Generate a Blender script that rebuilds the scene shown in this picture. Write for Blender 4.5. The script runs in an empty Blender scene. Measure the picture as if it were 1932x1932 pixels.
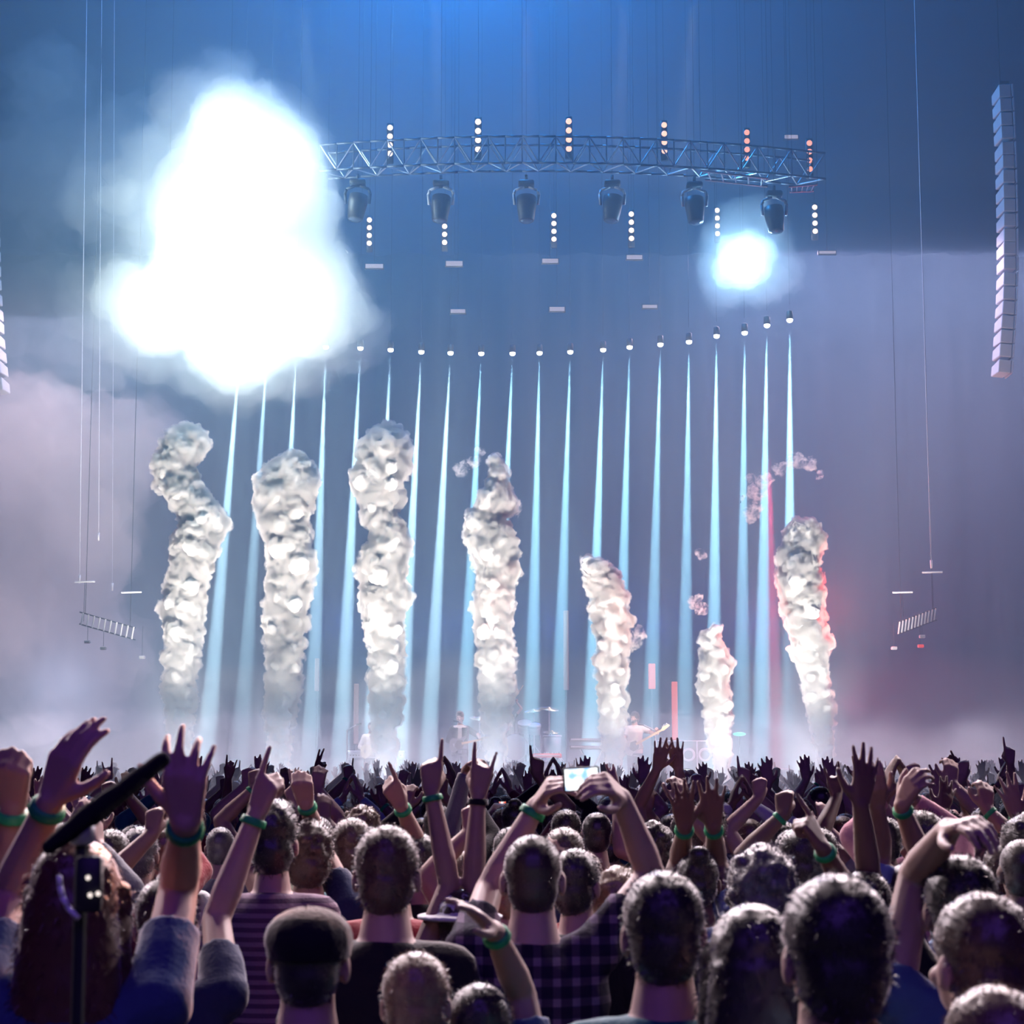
import bpy, bmesh, math, random
import numpy as np
from mathutils import Vector, Matrix, noise
S = bpy.context.scene
COL = S.collection
R = math.radians
rng = random.Random(7)

# ---------------------------------------------------------------- camera
FPX = 3650.0                       # focal length in pixels of the 1932 px frame
PITCH = math.atan(484 / FPX)       # the horizon lies 484 px under the middle
CAM = Vector((0, 0, 2.0))
cam_d = bpy.data.cameras.new('camera')
cam = bpy.data.objects.new('camera', cam_d)
COL.objects.link(cam)
cam.location = CAM
cam.rotation_euler = (R(90) + PITCH, 0, 0)
cam_d.sensor_width = 36
cam_d.lens = FPX / 1932 * 36
cam_d.clip_end = 300
cam_d.dof.use_dof = True
cam_d.dof.focus_distance = 26
cam_d.dof.aperture_fstop = 8
S.camera = cam


def ray(px, py):
    dx, dz = (px - 966) / FPX, (966 - py) / FPX
    c, s = math.cos(PITCH), math.sin(PITCH)
    return Vector((dx, c - dz * s, s + dz * c))


def P(px, py, Y):
    """The world point at depth Y that the photograph shows at a pixel."""
    d = ray(px, py)
    return CAM + d * (Y / d.y)


# ---------------------------------------------------------------- world, exposure
w = bpy.data.worlds.new('world')
S.world = w
w.use_nodes = True
w.node_tree.nodes['Background'].inputs[0].default_value = (0.02, 0.03, 0.08, 1)
w.node_tree.nodes['Background'].inputs[1].default_value = 0.3
S.view_settings.view_transform = 'Standard'
S.view_settings.look = 'None'
S.view_settings.exposure = 0.0
S.view_settings.gamma = 1.0
S.view_settings.use_curve_mapping = False
cy = S.cycles
cy.use_denoising = True
cy.denoiser = 'OPENIMAGEDENOISE'
cy.denoising_prefilter = 'ACCURATE'
cy.max_bounces = 3
cy.diffuse_bounces = 1
cy.glossy_bounces = 1
cy.transmission_bounces = 2
cy.volume_bounces = 0
cy.transparent_max_bounces = 8
cy.sample_clamp_indirect = 1.5
cy.sample_clamp_direct = 40
cy.use_light_tree = True
cy.use_adaptive_sampling = True
cy.adaptive_threshold = 0.1
cy.adaptive_min_samples = 16
cy.caustics_reflective = False
cy.caustics_refractive = False


def lamp(name, kind, loc, power, color, aim=None, radius=0.1, size=None, blend=0.3, area=None, parent=None):
    d = bpy.data.lights.new(name, kind)
    o = bpy.data.objects.new(name, d)
    COL.objects.link(o)
    o.location = loc
    d.energy = power
    d.color = color
    if kind == 'SPOT':
        d.spot_size = size
        d.spot_blend = blend
        d.shadow_soft_size = radius
    elif kind == 'AREA':
        d.shape = 'RECTANGLE'
        d.size, d.size_y = area
    else:
        d.shadow_soft_size = radius
    if aim is not None:
        o.rotation_euler = (Vector(aim) - Vector(loc)).to_track_quat('-Z', 'Y').to_euler()
    if parent is not None:
        o.parent = parent
        o.matrix_parent_inverse = parent.matrix_world.inverted()
    return o


# ---------------------------------------------------------------- the show's lamps
FLARE = P(1400, 490, 41.5)
# the burst of strobes upper left, and the single blinder on the right
for bx, by, bp in ((430, 270, 560), (520, 330, 400), (360, 440, 480), (560, 570, 480), (300, 590, 420), (450, 640, 420)):
    lamp('strobe_burst_light', 'POINT', P(bx, by, 39.4), bp * 1.95, (0.60, 0.86, 1.0), radius=0.4)
lamp('blinder_light', 'POINT', FLARE, 850, (0.26, 0.62, 1.0), radius=0.35)
# added blue lamps overhead and behind the stage, tinting the haze
lamp('blue_fill_light', 'POINT', P(850, -260, 43), 12000, (0.02, 0.29, 1.0), radius=0.5)
for bx in (640, 840, 1040, 1240, 1420):
    lamp('blue_fill_light', 'POINT', P(bx, 1180, 50.8), 110, (0.02, 0.14, 1.0), radius=.4)
lamp('lavender_fill_light', 'POINT', P(120, 1300, 49), 1300, (0.8, 0.74, 1.0), radius=.4)  # added lamp brightening the haze at the lower left
# added lavender lamps shining straight down; their plane gives the haze a sharp top
lamp('down_fill_light', 'AREA', (P(900, 484, 47) + P(1400, 478, 47)) / 2, 120, (0.62, 0.62, 1.0), area=(6.4, .5))
lamp('down_fill_light', 'AREA', (P(1330, 478, 47) + P(2230, 478, 47)) / 2, 2300, (0.80, 0.66, 1.0), area=(11.6, .5))
lamp('down_fill_light', 'AREA', P(40, 600, 46.5), 1300, (0.95, 0.78, 1.0), area=(8, .5))  # added likewise to tint the haze on the left
# added fill lamps hidden low down, one per smoke jet to whiten it
for fx, fy, fp in ((345, 1000, 12500), (540, 1010, 12500), (728, 1000, 12500), (930, 1030, 12000), (1150, 1170, 9500), (1352, 1270, 7000), (1520, 1110, 12000)):
    lamp('jet_fill_light', 'SPOT', P(fx, 1512, 37.2), fp * 1.15, (0.92, 0.97, 1.0), aim=P(fx, fy, 41.5), radius=.25, size=R(52), blend=.9)
# the red lamp behind the rightmost jet
lamp('red_light', 'POINT', P(1556, 1150, 42.2), 520, (1.0, 0.05, 0.04), radius=.12)
lamp('red_light', 'POINT', P(1462, 1160, 42.0), 160, (1.0, 0.04, 0.04), radius=.10)
lamp('red_light', 'POINT', P(1497, 955, 42.2), 28, (1.0, 0.05, 0.03), radius=.08)
lamp('red_light', 'POINT', P(1600, 1330, 44), 160, (1.0, 0.14, 0.25), radius=.2)
lamp('red_light', 'SPOT', P(1450, 850, 44.5), 420000, (1.0, 0.04, 0.12), aim=P(1466, 1470, 44), radius=.05, size=R(4.2), blend=.5)
# front key lights on the players
for kx, ky, c in ((1197, 1390, (1, .72, .66)), (868, 1390, (1, .85, .85)), (985, 1380, (1, .6, .6)), (700, 1400, (1, 1, 1)), (1110, 1405, (1, .7, .7))):
    lamp('key_light', 'SPOT', (P(kx, ky, 43).x * 1.2, 33, 15.6), 11000, c, aim=P(kx, ky, 43.2), radius=.1, size=R(8), blend=.6)
# audience back-lights hung over the crowd, aimed down at the front rows
for x in (-6, -2, 2, 6):
    lamp('audience_spot', 'SPOT', (x * .7, 16.4, 8.9), 5200, (1.0, 0.82, 0.88), aim=(x * .6, 4, 1.5), radius=.3, size=R(60), blend=.7)
for x in (-10, 10):
    lamp('audience_spot', 'SPOT', (x, 15.5, 8.0), 5200, (1.0, 0.82, 0.90), aim=(x * .1, 4.5, 1.5), radius=.3, size=R(50), blend=.7)
for x in (-3, 3):
    lamp('audience_spot', 'SPOT', (x, 10.6, 8.6), 1500, (1.0, 0.82, 0.86), aim=(x * .4, 4.2, 1.5), radius=.3, size=R(70), blend=.7)
# a narrow amber lamp on the long-haired person at the left
lamp('amber_spot', 'SPOT', (2.5, 14, 7.5), 9000, (1.0, 0.30, 0.12), aim=P(150, 1680, 3.8), radius=.15, size=R(5), blend=.8)
for x in (-7, 0, 7):  # added lamps out of view overhead, brightening the far rows
    lamp('far_fill_light', 'SPOT', (x, 39, 26), 1400, (1.0, 0.76, 0.88), aim=(x * .9, 22, 1.5), radius=.3, size=R(44), blend=.8)
# added low lamps before the stage, brightening the far rows and their mist
for i in range(10):
    x = -9 + 2 * i
    lamp('crowd_fill_light', 'SPOT', (x, 40.2, 2.6), (3000 if i < 8 else 1500), (0.95, 0.80, 0.95), aim=(x * .95, 28, .4), radius=.2, size=R(38), blend=.8)
# added violet fill from behind the camera, lifting the shadows
lamp('violet_fill_light', 'AREA', (0, -5.5, 10), 460, (0.24, 0.09, 1.0), aim=(0, 8, 1), area=(14, 3))


# ---------------------------------------------------------------- materials
def mat(name, color, rough=0.6, spec=0.3, metal=0.0, var=0.12, scale=6.0, bump=0.0, bscale=60.0, trans=None, sheen=0.0):
    """Principled material with a noise-varied colour, an optional bump and an optional translucent share."""
    m = bpy.data.materials.new(name)
    m.use_nodes = True
    nt = m.node_tree
    b = nt.nodes['Principled BSDF']
    b.inputs['Roughness'].default_value = rough
    b.inputs['Specular IOR Level'].default_value = spec
    b.inputs['Metallic'].default_value = metal
    if sheen:
        b.inputs['Sheen Weight'].default_value = sheen
        b.inputs['Sheen Roughness'].default_value = 0.35
        b.inputs['Sheen Tint'].default_value = (1, .92, .88, 1)
    n = nt.nodes.new('ShaderNodeTexNoise')
    n.inputs['Scale'].default_value = scale
    n.inputs['Detail'].default_value = 2
    tc = nt.nodes.new('ShaderNodeTexCoord')
    nt.links.new(tc.outputs['Object'], n.inputs['Vector'])
    mx = nt.nodes.new('ShaderNodeMix')
    mx.data_type = 'RGBA'
    c = np.array(color[:3])
    mx.inputs[6].default_value = (*np.clip(c * (1 - var), 0, 1), 1)
    mx.inputs[7].default_value = (*np.clip(c * (1 + var), 0, 1), 1)
    nt.links.new(n.outputs['Fac'], mx.inputs[0])
    nt.links.new(mx.outputs[2], b.inputs['Base Color'])
    if bump:
        n2 = nt.nodes.new('ShaderNodeTexNoise')
        n2.inputs['Scale'].default_value = bscale
        nt.links.new(tc.outputs['Object'], n2.inputs['Vector'])
        bp = nt.nodes.new('ShaderNodeBump')
        bp.inputs['Strength'].default_value = bump
        bp.inputs['Distance'].default_value = 0.01
        nt.links.new(n2.outputs['Fac'], bp.inputs['Height'])
        nt.links.new(bp.outputs['Normal'], b.inputs['Normal'])
    if trans:
        t = nt.nodes.new('ShaderNodeBsdfTranslucent')
        t.inputs['Color'].default_value = (*trans[:3], 1)
        ms = nt.nodes.new('ShaderNodeMixShader')
        ms.inputs[0].default_value = trans[3]
        nt.links.new(b.outputs[0], ms.inputs[1])
        nt.links.new(t.outputs[0], ms.inputs[2])
        nt.links.new(ms.outputs[0], nt.nodes['Material Output'].inputs['Surface'])
    return m


def glow(name, color, strength):
    m = bpy.data.materials.new(name)
    m.use_nodes = True
    b = m.node_tree.nodes['Principled BSDF']
    b.inputs['Base Color'].default_value = (0.02, 0.02, 0.02, 1)
    b.inputs['Emission Color'].default_value = (*color, 1)
    b.inputs['Emission Strength'].default_value = strength
    return m


def vapour(name, color, density, aniso=0.0, noise=None):
    """A volume with no surface: haze or cloud of even density."""
    m = bpy.data.materials.new(name)
    m.use_nodes = True
    nt = m.node_tree
    nt.nodes.remove(nt.nodes['Principled BSDF'])
    v = nt.nodes.new('ShaderNodeVolumeScatter')
    v.inputs['Color'].default_value = (*color, 1)
    v.inputs['Density'].default_value = density
    v.inputs['Anisotropy'].default_value = aniso
    nt.links.new(v.outputs[0], nt.nodes['Material Output'].inputs['Volume'])
    if noise:      # patchy vapour: density follows a turbulent noise
        tc = nt.nodes.new('ShaderNodeTexCoord')
        n = nt.nodes.new('ShaderNodeTexNoise')
        n.inputs['Scale'].default_value = noise[0]
        n.inputs['Detail'].default_value = 3
        n.inputs['Distortion'].default_value = .6
        nt.links.new(tc.outputs['Object'], n.inputs['Vector'])
        mr = nt.nodes.new('ShaderNodeMapRange')
        mr.inputs['From Min'].default_value = noise[1]
        mr.inputs['From Max'].default_value = noise[1] + .22
        mr.inputs['To Min'].default_value = 0
        mr.inputs['To Max'].default_value = density
        nt.links.new(n.outputs['Fac'], mr.inputs['Value'])
        nt.links.new(mr.outputs['Result'], v.inputs['Density'])
        m.cycles.volume_step_rate = .22
    return m


# ---------------------------------------------------------------- object helpers
def tag(o, label=None, cat=None, group=None, kind=None):
    if label:
        o['label'] = label
    if cat:
        o['category'] = cat
    if group:
        o['group'] = group
    if kind:
        o['kind'] = kind
    return o


def empty(name, loc, label, cat, group=None, rz=0):
    o = bpy.data.objects.new(name, None)
    COL.objects.link(o)
    o.location = loc
    o.rotation_euler.z = rz
    o.empty_display_size = .1
    return tag(o, label, cat, group)


def obj(name, me, m, parent=None, loc=None, smooth=True):
    if isinstance(me, bmesh.types.BMesh):
        d = bpy.data.meshes.new(name)
        me.to_mesh(d)
        me.free()
        me = d
    if m is not None:
        me.materials.clear()
        me.materials.append(m)
    if smooth:
        me.polygons.foreach_set('use_smooth', [True] * len(me.polygons))
    o = bpy.data.objects.new(name, me)
    COL.objects.link(o)
    if parent is not None:
        o.parent = parent
    if loc is not None:
        o.location = loc
    return o


def box(bm, c, s, M=None, bev=0.0):
    r = bmesh.ops.create_cube(bm, size=1)
    v = r['verts']
    bmesh.ops.scale(bm, vec=s, verts=v)
    if bev:
        e = list({e for x in v for e in x.link_edges})
        r2 = bmesh.ops.bevel(bm, geom=e, offset=bev, segments=1, affect='EDGES')
        v = list({x for f in r2['faces'] for x in f.verts} | {x for x in v if x.is_valid})
    bmesh.ops.translate(bm, vec=c, verts=v)
    if M is not None:
        bmesh.ops.transform(bm, matrix=M, verts=v)
    return v


def rod(bm, a, b, r1, r2=None, n=8):
    """A straight tapered tube from a to b."""
    a, b = Vector(a), Vector(b)
    r2 = r1 if r2 is None else r2
    L = (b - a).length
    q = (b - a).to_track_quat('Z', 'Y').to_matrix().to_4x4()
    bmesh.ops.create_cone(bm, cap_ends=True, segments=n, radius1=r1, radius2=r2, depth=L,
                          matrix=Matrix.Translation((a + b) / 2) @ q)


def tube(bm, pts, r, n=8):
    for a, b in zip(pts[:-1], pts[1:]):
        rod(bm, a, b, r, n=n)


def ball(bm, c, r, u=12, v=8):
    if not hasattr(r, '__len__'):
        r = (r, r, r)
    bmesh.ops.create_uvsphere(bm, u_segments=u, v_segments=v, radius=1,
                              matrix=Matrix.Translation(c) @ Matrix.Diagonal((*r, 1)))


def lathe(bm, prof, n=16, M=Matrix.Identity(4)):
    """A closed surface of revolution around z from (radius, z) pairs."""
    rings = []
    for r, z in prof:
        rings.append([bm.verts.new(M @ Vector((r * math.cos(2 * math.pi * k / n), r * math.sin(2 * math.pi * k / n), z))) for k in range(n)])
    for a, b in zip(rings[:-1], rings[1:]):
        for k in range(n):
            bm.faces.new((a[k], a[(k + 1) % n], b[(k + 1) % n], b[k]))
    bm.faces.new(rings[0][::-1])
    bm.faces.new(rings[-1])


def evaluated(o, name):
    """The mesh of o with its modifiers applied; o itself is removed."""
    dg = bpy.context.evaluated_depsgraph_get()
    me = bpy.data.meshes.new_from_object(o.evaluated_get(dg))
    me.name = name
    old = o.data
    bpy.data.objects.remove(o)
    bpy.data.meshes.remove(old)
    return me


def from_arrays(name, V, F):
    me = bpy.data.meshes.new(name)
    me.from_pydata([tuple(v) for v in V], [], F)
    me.update()
    return me


# ---------------------------------------------------------------- the hall
M_FLOOR = mat('floor_concrete', (0.03, 0.03, 0.035), .7, .2, bump=.3, bscale=4)
M_WALL = mat('dark_wall', (0.02, 0.03, 0.05), .9, .1)
M_CEIL = mat('black_ceiling', (0.015, 0.015, 0.02), .9, .1)
M_DRAPE = mat('stage_drape', (0.05, 0.07, 0.11), .9, .1)


def slab(name, c, s, m):
    bm = bmesh.new()
    box(bm, c, s)
    return tag(obj(name, bm, m, smooth=False), kind='structure')


slab('floor', (0, 24, -.1), (48, 64, .2), M_FLOOR)
slab('ceiling', (0, 24, 30.1), (48, 64, .2), M_CEIL)
slab('wall_back', (0, 55, 15), (48, .4, 30), M_WALL)
slab('wall_left', (-23.5, 24, 15), (.4, 64, 30), M_WALL)
slab('wall_right', (23.5, 24, 15), (.4, 64, 30), M_WALL)
slab('wall_front', (0, -7.5, 15), (48, .4, 30), M_WALL)

# the haze that fills the hall from the middle of the crowd to the back wall
bm = bmesh.new()
box(bm, (0, 35.9, 14.95), (46, 37.4, 29.7))
haze = obj('haze', bm, vapour('hall_haze', (0.44, 0.74, 1.0), 0.019, 0.25), smooth=False)
tag(haze, 'thin bluish haze hanging through the whole hall', 'haze', kind='stuff')

# added dark cloth whose top edge marks where the lavender light stops
CLOTH_TOP = P(966, 480, 52).z
bm = bmesh.new()
nx = 120
lo, hi = [], []
for i in range(nx + 1):
    x = -17 + 34 * i / nx
    y = 52 + .16 * math.sin(i * 1.1) + .08 * math.sin(i * 2.7)
    lo.append((x, y)), hi.append((x, y))
vs = [[bm.verts.new((x, y + t, z)) for x, y in lo] for z, t in ((0.02, 0), (CLOTH_TOP, 0), (CLOTH_TOP, .06), (0.02, .06))]
for a, b in zip(vs, vs[1:] + vs[:1]):
    for i in range(nx):
        bm.faces.new((a[i], a[i + 1], b[i + 1], b[i]))
tag(obj('added_backcloth', bm, mat('added_backcloth_dark', (.03, .03, .035), .95, .05, var=.06, scale=.6)), 'wide dark grey cloth added in folds behind the stage to catch light', 'cloth')

# low cold mist that the jets leave between the rows, banked up in front of the stage
bm = bmesh.new()
n = 36
g = [[bm.verts.new((-22 + 44 * i / n, y, z)) for i in range(n + 1)] for y, z in ((19, .05), (19, 1.9), (27, 2.35), (34, 2.9), (40.2, 4.3), (40.2, .05))]
for i in range(n + 1):
    for k in (2, 3, 4):
        g[k][i].co.z += .15 * math.sin(i * .9 + k) + .1 * math.sin(i * 2.3)
for a, b_ in zip(g, g[1:] + g[:1]):
    for i in range(n):
        bm.faces.new((a[i], a[i + 1], b_[i + 1], b_[i]))
bm.faces.new([r[0] for r in g][::-1])
bm.faces.new([r[n] for r in g])
bmesh.ops.recalc_face_normals(bm, faces=bm.faces)
tag(obj('stage_mist', bm, vapour('bank_mist', (.88, .90, 1.0), 0.022, 0.5)), 'pale mist over the far rows, banked up in front of the stage', 'mist', kind='stuff')


# ---------------------------------------------------------------- the stage and its rig
M_METAL = mat('truss_aluminium', (.55, .57, .60), .35, .5, metal=.7, var=.05)
M_CHORD = mat('truss_painted_shade', (.10, .12, .16), .4, .4, metal=.5)  # darker than the braces: shade and highlights put into the colours
M_BLACK = mat('black_metal', (.018, .02, .024), .5, .4)
M_DARKPL = mat('dark_plastic', (.03, .035, .045), .45, .4)
M_PALE = mat('pale_casing', (.55, .57, .62), .5, .4)
M_STAGE = mat('stage_black', (.016, .016, .02), .6, .2)
STAGE_Z = 1.5

STICK = bpy.data.meshes.new('stick')
bm = bmesh.new()
bmesh.ops.create_cone(bm, cap_ends=True, segments=8, radius1=1, radius2=1, depth=1)
bm.to_mesh(STICK)
bm.free()


def stick(name, a, b, r, m, parent=None, org=(0, 0, 0)):
    """A rod from a to b sharing one mesh; a and b in world metres."""
    a, b = Vector(a), Vector(b)
    o = bpy.data.objects.new(name, STICK)
    COL.objects.link(o)
    q = (b - a).to_track_quat('Z', 'Y')
    o.matrix_local = Matrix.Translation((a + b) / 2 - Vector(org)) @ q.to_matrix().to_4x4() @ Matrix.Diagonal((r, r, (b - a).length, 1))
    if parent:
        o.parent = parent
    own(o, m)
    return o


def own(o, m):
    """Give a copy its own material while the mesh stays shared."""
    if not o.data.materials:
        o.data.materials.append(m)
    o.material_slots[0].link = 'OBJECT'
    o.material_slots[0].material = m
    return o


bm = bmesh.new()
box(bm, (0, 46.1, STAGE_Z / 2), (24, 11, STAGE_Z), bev=.02)
tag(obj('stage_platform', bm, M_STAGE, smooth=False), 'wide black stage platform behind the crowd', 'stage')


def arc(x, y0, Y0, k, cx=1000, w=540):
    """A point of the curved rig: constant height, further away towards its ends."""
    Y = Y0 + k * ((x - cx) / w) ** 2
    z = P(cx, y0, Y0).z
    p = P(x, 300, Y)
    return Vector((p.x, Y, z))


def hang(root, p, top=29.9, r=.004):
    return stick('hanging_cable', p, (p[0], p[1], top), r, M_BLACK, root, root.location)


# curved box truss
t = arc(1000, 290, 40, 1.1)
root = empty('lighting_truss', t, 'curved aluminium box truss high over the stage', 'truss')
xs = [612 + (1545 - 612) * i / 30 for i in range(31)]
H = .29
pts = []
for x in xs:
    c = arc(x, 290, 40, 1.1)
    d = (arc(x + 5, 290, 40, 1.1) - arc(x - 5, 290, 40, 1.1)).normalized()
    n = Vector((-d.y, d.x, 0))
    pts.append([c + n * s * H + Vector((0, 0, u * H)) for s, u in ((-1, 1), (-1, -1), (1, -1), (1, 1))])
for j in range(4):
    bm = bmesh.new()
    tube(bm, [p[j] - t for p in pts], .028, 8)
    obj('chord', bm, M_CHORD, root)
for i in range(30):
    a, b = pts[i], pts[i + 1]
    f = i % 2
    for j0, j1 in ((0, 1), (3, 2), (1, 2)):
        stick('brace', (a, b)[f][j0], (b, a)[f][j1], .016, M_METAL, root, t)
    stick('brace', a[0], a[1], .014, M_CHORD, root, t)
for i in (3, 12, 20, 28):
    hang(root, pts[i][0])

for lab, xy in (('bright ladder of two rails and rungs under the truss at right', [(1322, 322), (1450, 337), (1330, 339), (1448, 352)]),
                ('short ladder piece at the right end of the truss', [(1488, 352), (1542, 348), (1490, 362), (1535, 360)])):
    q = [P(x, y, 39.0 + .3 * (i > 1)) for i, (x, y) in enumerate(xy)]
    root = empty('ladder_truss', q[0], lab, 'truss', 'ladder trusses under the curved truss')
    stick('rail', q[0], q[1], .024, M_METAL, root, q[0])
    stick('rail', q[2], q[3], .024, M_METAL, root, q[0])
    for i in range(5):
        u = .1 + .2 * i
        stick('rung', q[0].lerp(q[1], u), q[2].lerp(q[3], u), .016, M_METAL, root, q[0])
    for i in (0, 1):
        hang(root, q[i])

# moving heads hung under the truss
bm = bmesh.new(); box(bm, (0, 0, -.06), (.34, .30, .12), bev=.03); box(bm, (0, 0, .06), (.06, .10, .14)); MH_BASE = bpy.data.meshes.new('base'); bm.to_mesh(MH_BASE); bm.free()
bm = bmesh.new()
tube(bm, [(-.05, 0, -.12), (-.24, 0, -.20), (-.27, 0, -.30), (-.25, 0, -.52)], .032)
tube(bm, [(.05, 0, -.12), (.24, 0, -.20), (.27, 0, -.30), (.25, 0, -.52)], .032)
MH_YOKE = bpy.data.meshes.new('yoke'); bm.to_mesh(MH_YOKE); bm.free()
bm = bmesh.new(); lathe(bm, [(.10, .22), (.20, .18), (.215, .02), (.20, -.10), (.165, -.36), (.15, -.38)], 18); MH_HEAD = bpy.data.meshes.new('head'); bm.to_mesh(MH_HEAD); bm.free()
bm = bmesh.new(); lathe(bm, [(.14, .02), (.135, -.01), (.06, -.035)], 18); MH_LENS = bpy.data.meshes.new('lens'); bm.to_mesh(MH_LENS); bm.free()
M_LENS = mat('lamp_glass', (.10, .14, .20), .12, .6)
for (x, y, tilt), lab in zip(((675, 340, .12), (832, 342, .06), (993, 342, 0), (1155, 342, .10), (1310, 345, -.05), (1460, 362, -.08)), (
        'moving head lamp half lost in the strobe glare', 'moving head lamp left of the tall two-row lamp bar', 'moving head lamp at the middle of the curved truss',
        'moving head lamp right of the middle of the truss', 'dark moving head lamp left above the blinder', 'dark moving head lamp right above the blinder')):
    p = P(x, y, 40.3)
    root = empty('moving_head', p, lab, 'stage light', 'moving heads under the curved truss')
    own(obj('base', MH_BASE, None, root), M_BLACK)
    own(obj('yoke', MH_YOKE, None, root), M_PALE if x > 700 else M_DARKPL)
    h = own(obj('head', MH_HEAD, None, root, (0, 0, -.52)), M_DARKPL)
    h.rotation_euler = (-.12, tilt, 0)
    l = own(obj('lens', MH_LENS, None, h, (0, 0, -.37)), M_LENS)
    hang(root, p + Vector((0, 0, .10)))

# upright bars of four lamps
bm = bmesh.new(); box(bm, (0, .07, -.36), (.16, .10, .98), bev=.02); LB_CASE = bpy.data.meshes.new('housing'); bm.to_mesh(LB_CASE); bm.free()
bm = bmesh.new(); lathe(bm, [(.070, 0), (.066, .03), (.045, .05), (.015, .058)], 16, Matrix.Rotation(R(90), 4, 'X')); LB_LAMP = bpy.data.meshes.new('lamp'); bm.to_mesh(LB_LAMP); bm.free()
M_WARM = [glow('lamp_peach', (1.0, .62, .46), 1.6), glow('lamp_white_peach', (1.0, .86, .74), 1.9), glow('lamp_coral', (1.0, .42, .30), 1.3)]
for x, y, gap, wm, Y, lab in (
        (736, 241, 17.5, 1, 40.8, 'first four-lamp bar above the truss, beside the strobe cloud'), (902, 230, 18.5, 1, 40.4, 'second four-lamp bar above the truss, peach white'),
        (1073, 229, 18.5, 0, 40.4, 'third four-lamp bar above the truss, orange tinted'), (1253, 236, 17.5, 0, 40.6, 'fourth four-lamp bar above the truss, orange'),
        (1409, 250, 17.3, 2, 41, 'fifth four-lamp bar above the truss, coral, left of the small white panel'), (1527, 270, 17.5, 2, 41.4, 'coral four-lamp bar at the right end of the truss'),
        (697, 415, 15.5, 1, 44.5, 'white four-lamp bar below the truss, edge of the strobe cloud'), (839, 412, 16, 1, 44.5, 'white four-lamp bar below the truss, second from the cloud'),
        (1045, 407, 15.6, 1, 44.5, 'white four-lamp bar below the middle of the truss'), (1191, 404, 16.2, 1, 44.5, 'white four-lamp bar between two moving heads right of middle'),
        (1353, 397, 15.5, 1, 44.5, 'white four-lamp bar touching the glare of the blinder'), (1537, 391, 16, 1, 44.5, 'white four-lamp bar right of the blinder')):
    p = P(x, y, Y)
    s = gap * Y / FPX / .21
    root = empty('lamp_bar', p, lab, 'stage light', 'four-lamp bars of the rig')
    c = own(obj('housing', LB_CASE, None, root), M_BLACK)
    c.scale = (s, s, s)
    for i in range(4):
        l = own(obj('lamp', LB_LAMP, None, root, (0, 0, -gap * i * Y / FPX)), M_WARM[wm])
        l.scale = (s * .95, s * .95, s * .95)
    hang(root, p + Vector((0, .06, .1)))

# flat wash panels
M_PANEL = glow('panel_glow', (.72, .74, 1.0), .5)
for x, y, wd, hh, lab in ((706, 502, 34, 8, 'flat pale panel lamp at the right edge of the strobe cloud'), (857, 497, 32, 9, 'flat pale panel lamp, second from the cloud in the upper row'),
                          (1038, 492, 31, 8, 'flat pale panel lamp under the middle four-lamp bar'), (1197, 485, 30, 8, 'flat pale panel lamp under the fourth white lamp bar'), (1561, 476, 32, 5, 'flat pale panel lamp right of the blinder'),
                          (864, 587, 28, 7, 'flat pale panel lamp, leftmost of the lower row'), (1051, 583, 29, 8, 'flat pale panel lamp at the middle of the lower row'), (1226, 578, 28, 6, 'flat pale panel lamp, right of the lower row'),
                          (1493, 258, 26, 7, 'small white panel lamp standing above the right part of the truss')):
    Y = 44.8
    p = P(x, y, Y)
    sc = Y / FPX
    root = empty('panel_lamp', p, lab, 'stage light', 'flat panel lamps of the rig')
    bm = bmesh.new(); box(bm, (0, .05, 0), (wd * sc + .05, .08, hh * sc + .05), bev=.01); obj('housing', bm, M_BLACK, root, smooth=False)
    bm = bmesh.new(); box(bm, (0, 0, 0), (wd * sc, .03, hh * sc), bev=.008); obj('diffuser', bm, M_PANEL, root, smooth=False)
    hang(root, p + Vector((0, .05, hh * sc / 2)), r=.006)

# the two brightest lamps: the blinder on the right, the strobes inside the cloud
M_HOT = glow('lamp_hot', (.95, .98, 1.0), 10)
bm = bmesh.new(); box(bm, (0, .25, 0), (.92, .3, .92), bev=.08); BL_CASE = bpy.data.meshes.new('housing'); bm.to_mesh(BL_CASE); bm.free()
bm = bmesh.new(); lathe(bm, [(.42, 0), (.39, .08), (.25, .15), (.08, .18)], 24, Matrix.Rotation(R(90), 4, 'X')); BL_LENS = bpy.data.meshes.new('lens'); bm.to_mesh(BL_LENS); bm.free()
for (x, y), lab in zip(((1400, 490), (430, 280), (560, 560), (310, 590)), ('dazzling blinder lamp under the right of the truss', 'upper strobe lamp inside the huge smoke cloud', 'strobe lamp inside the right lobe of the huge cloud', 'strobe lamp inside the left lobe of the huge cloud')):
    p = P(x, y, 39.7 if x < 700 else 42)
    root = empty('blinder_lamp', p, lab, 'stage light', 'blinders and strobes')
    own(obj('housing', BL_CASE, None, root), M_BLACK)
    own(obj('lens', BL_LENS, None, root, (0, .1, 0)), M_HOT)
    hang(root, p + Vector((0, .25, .3)))

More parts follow.
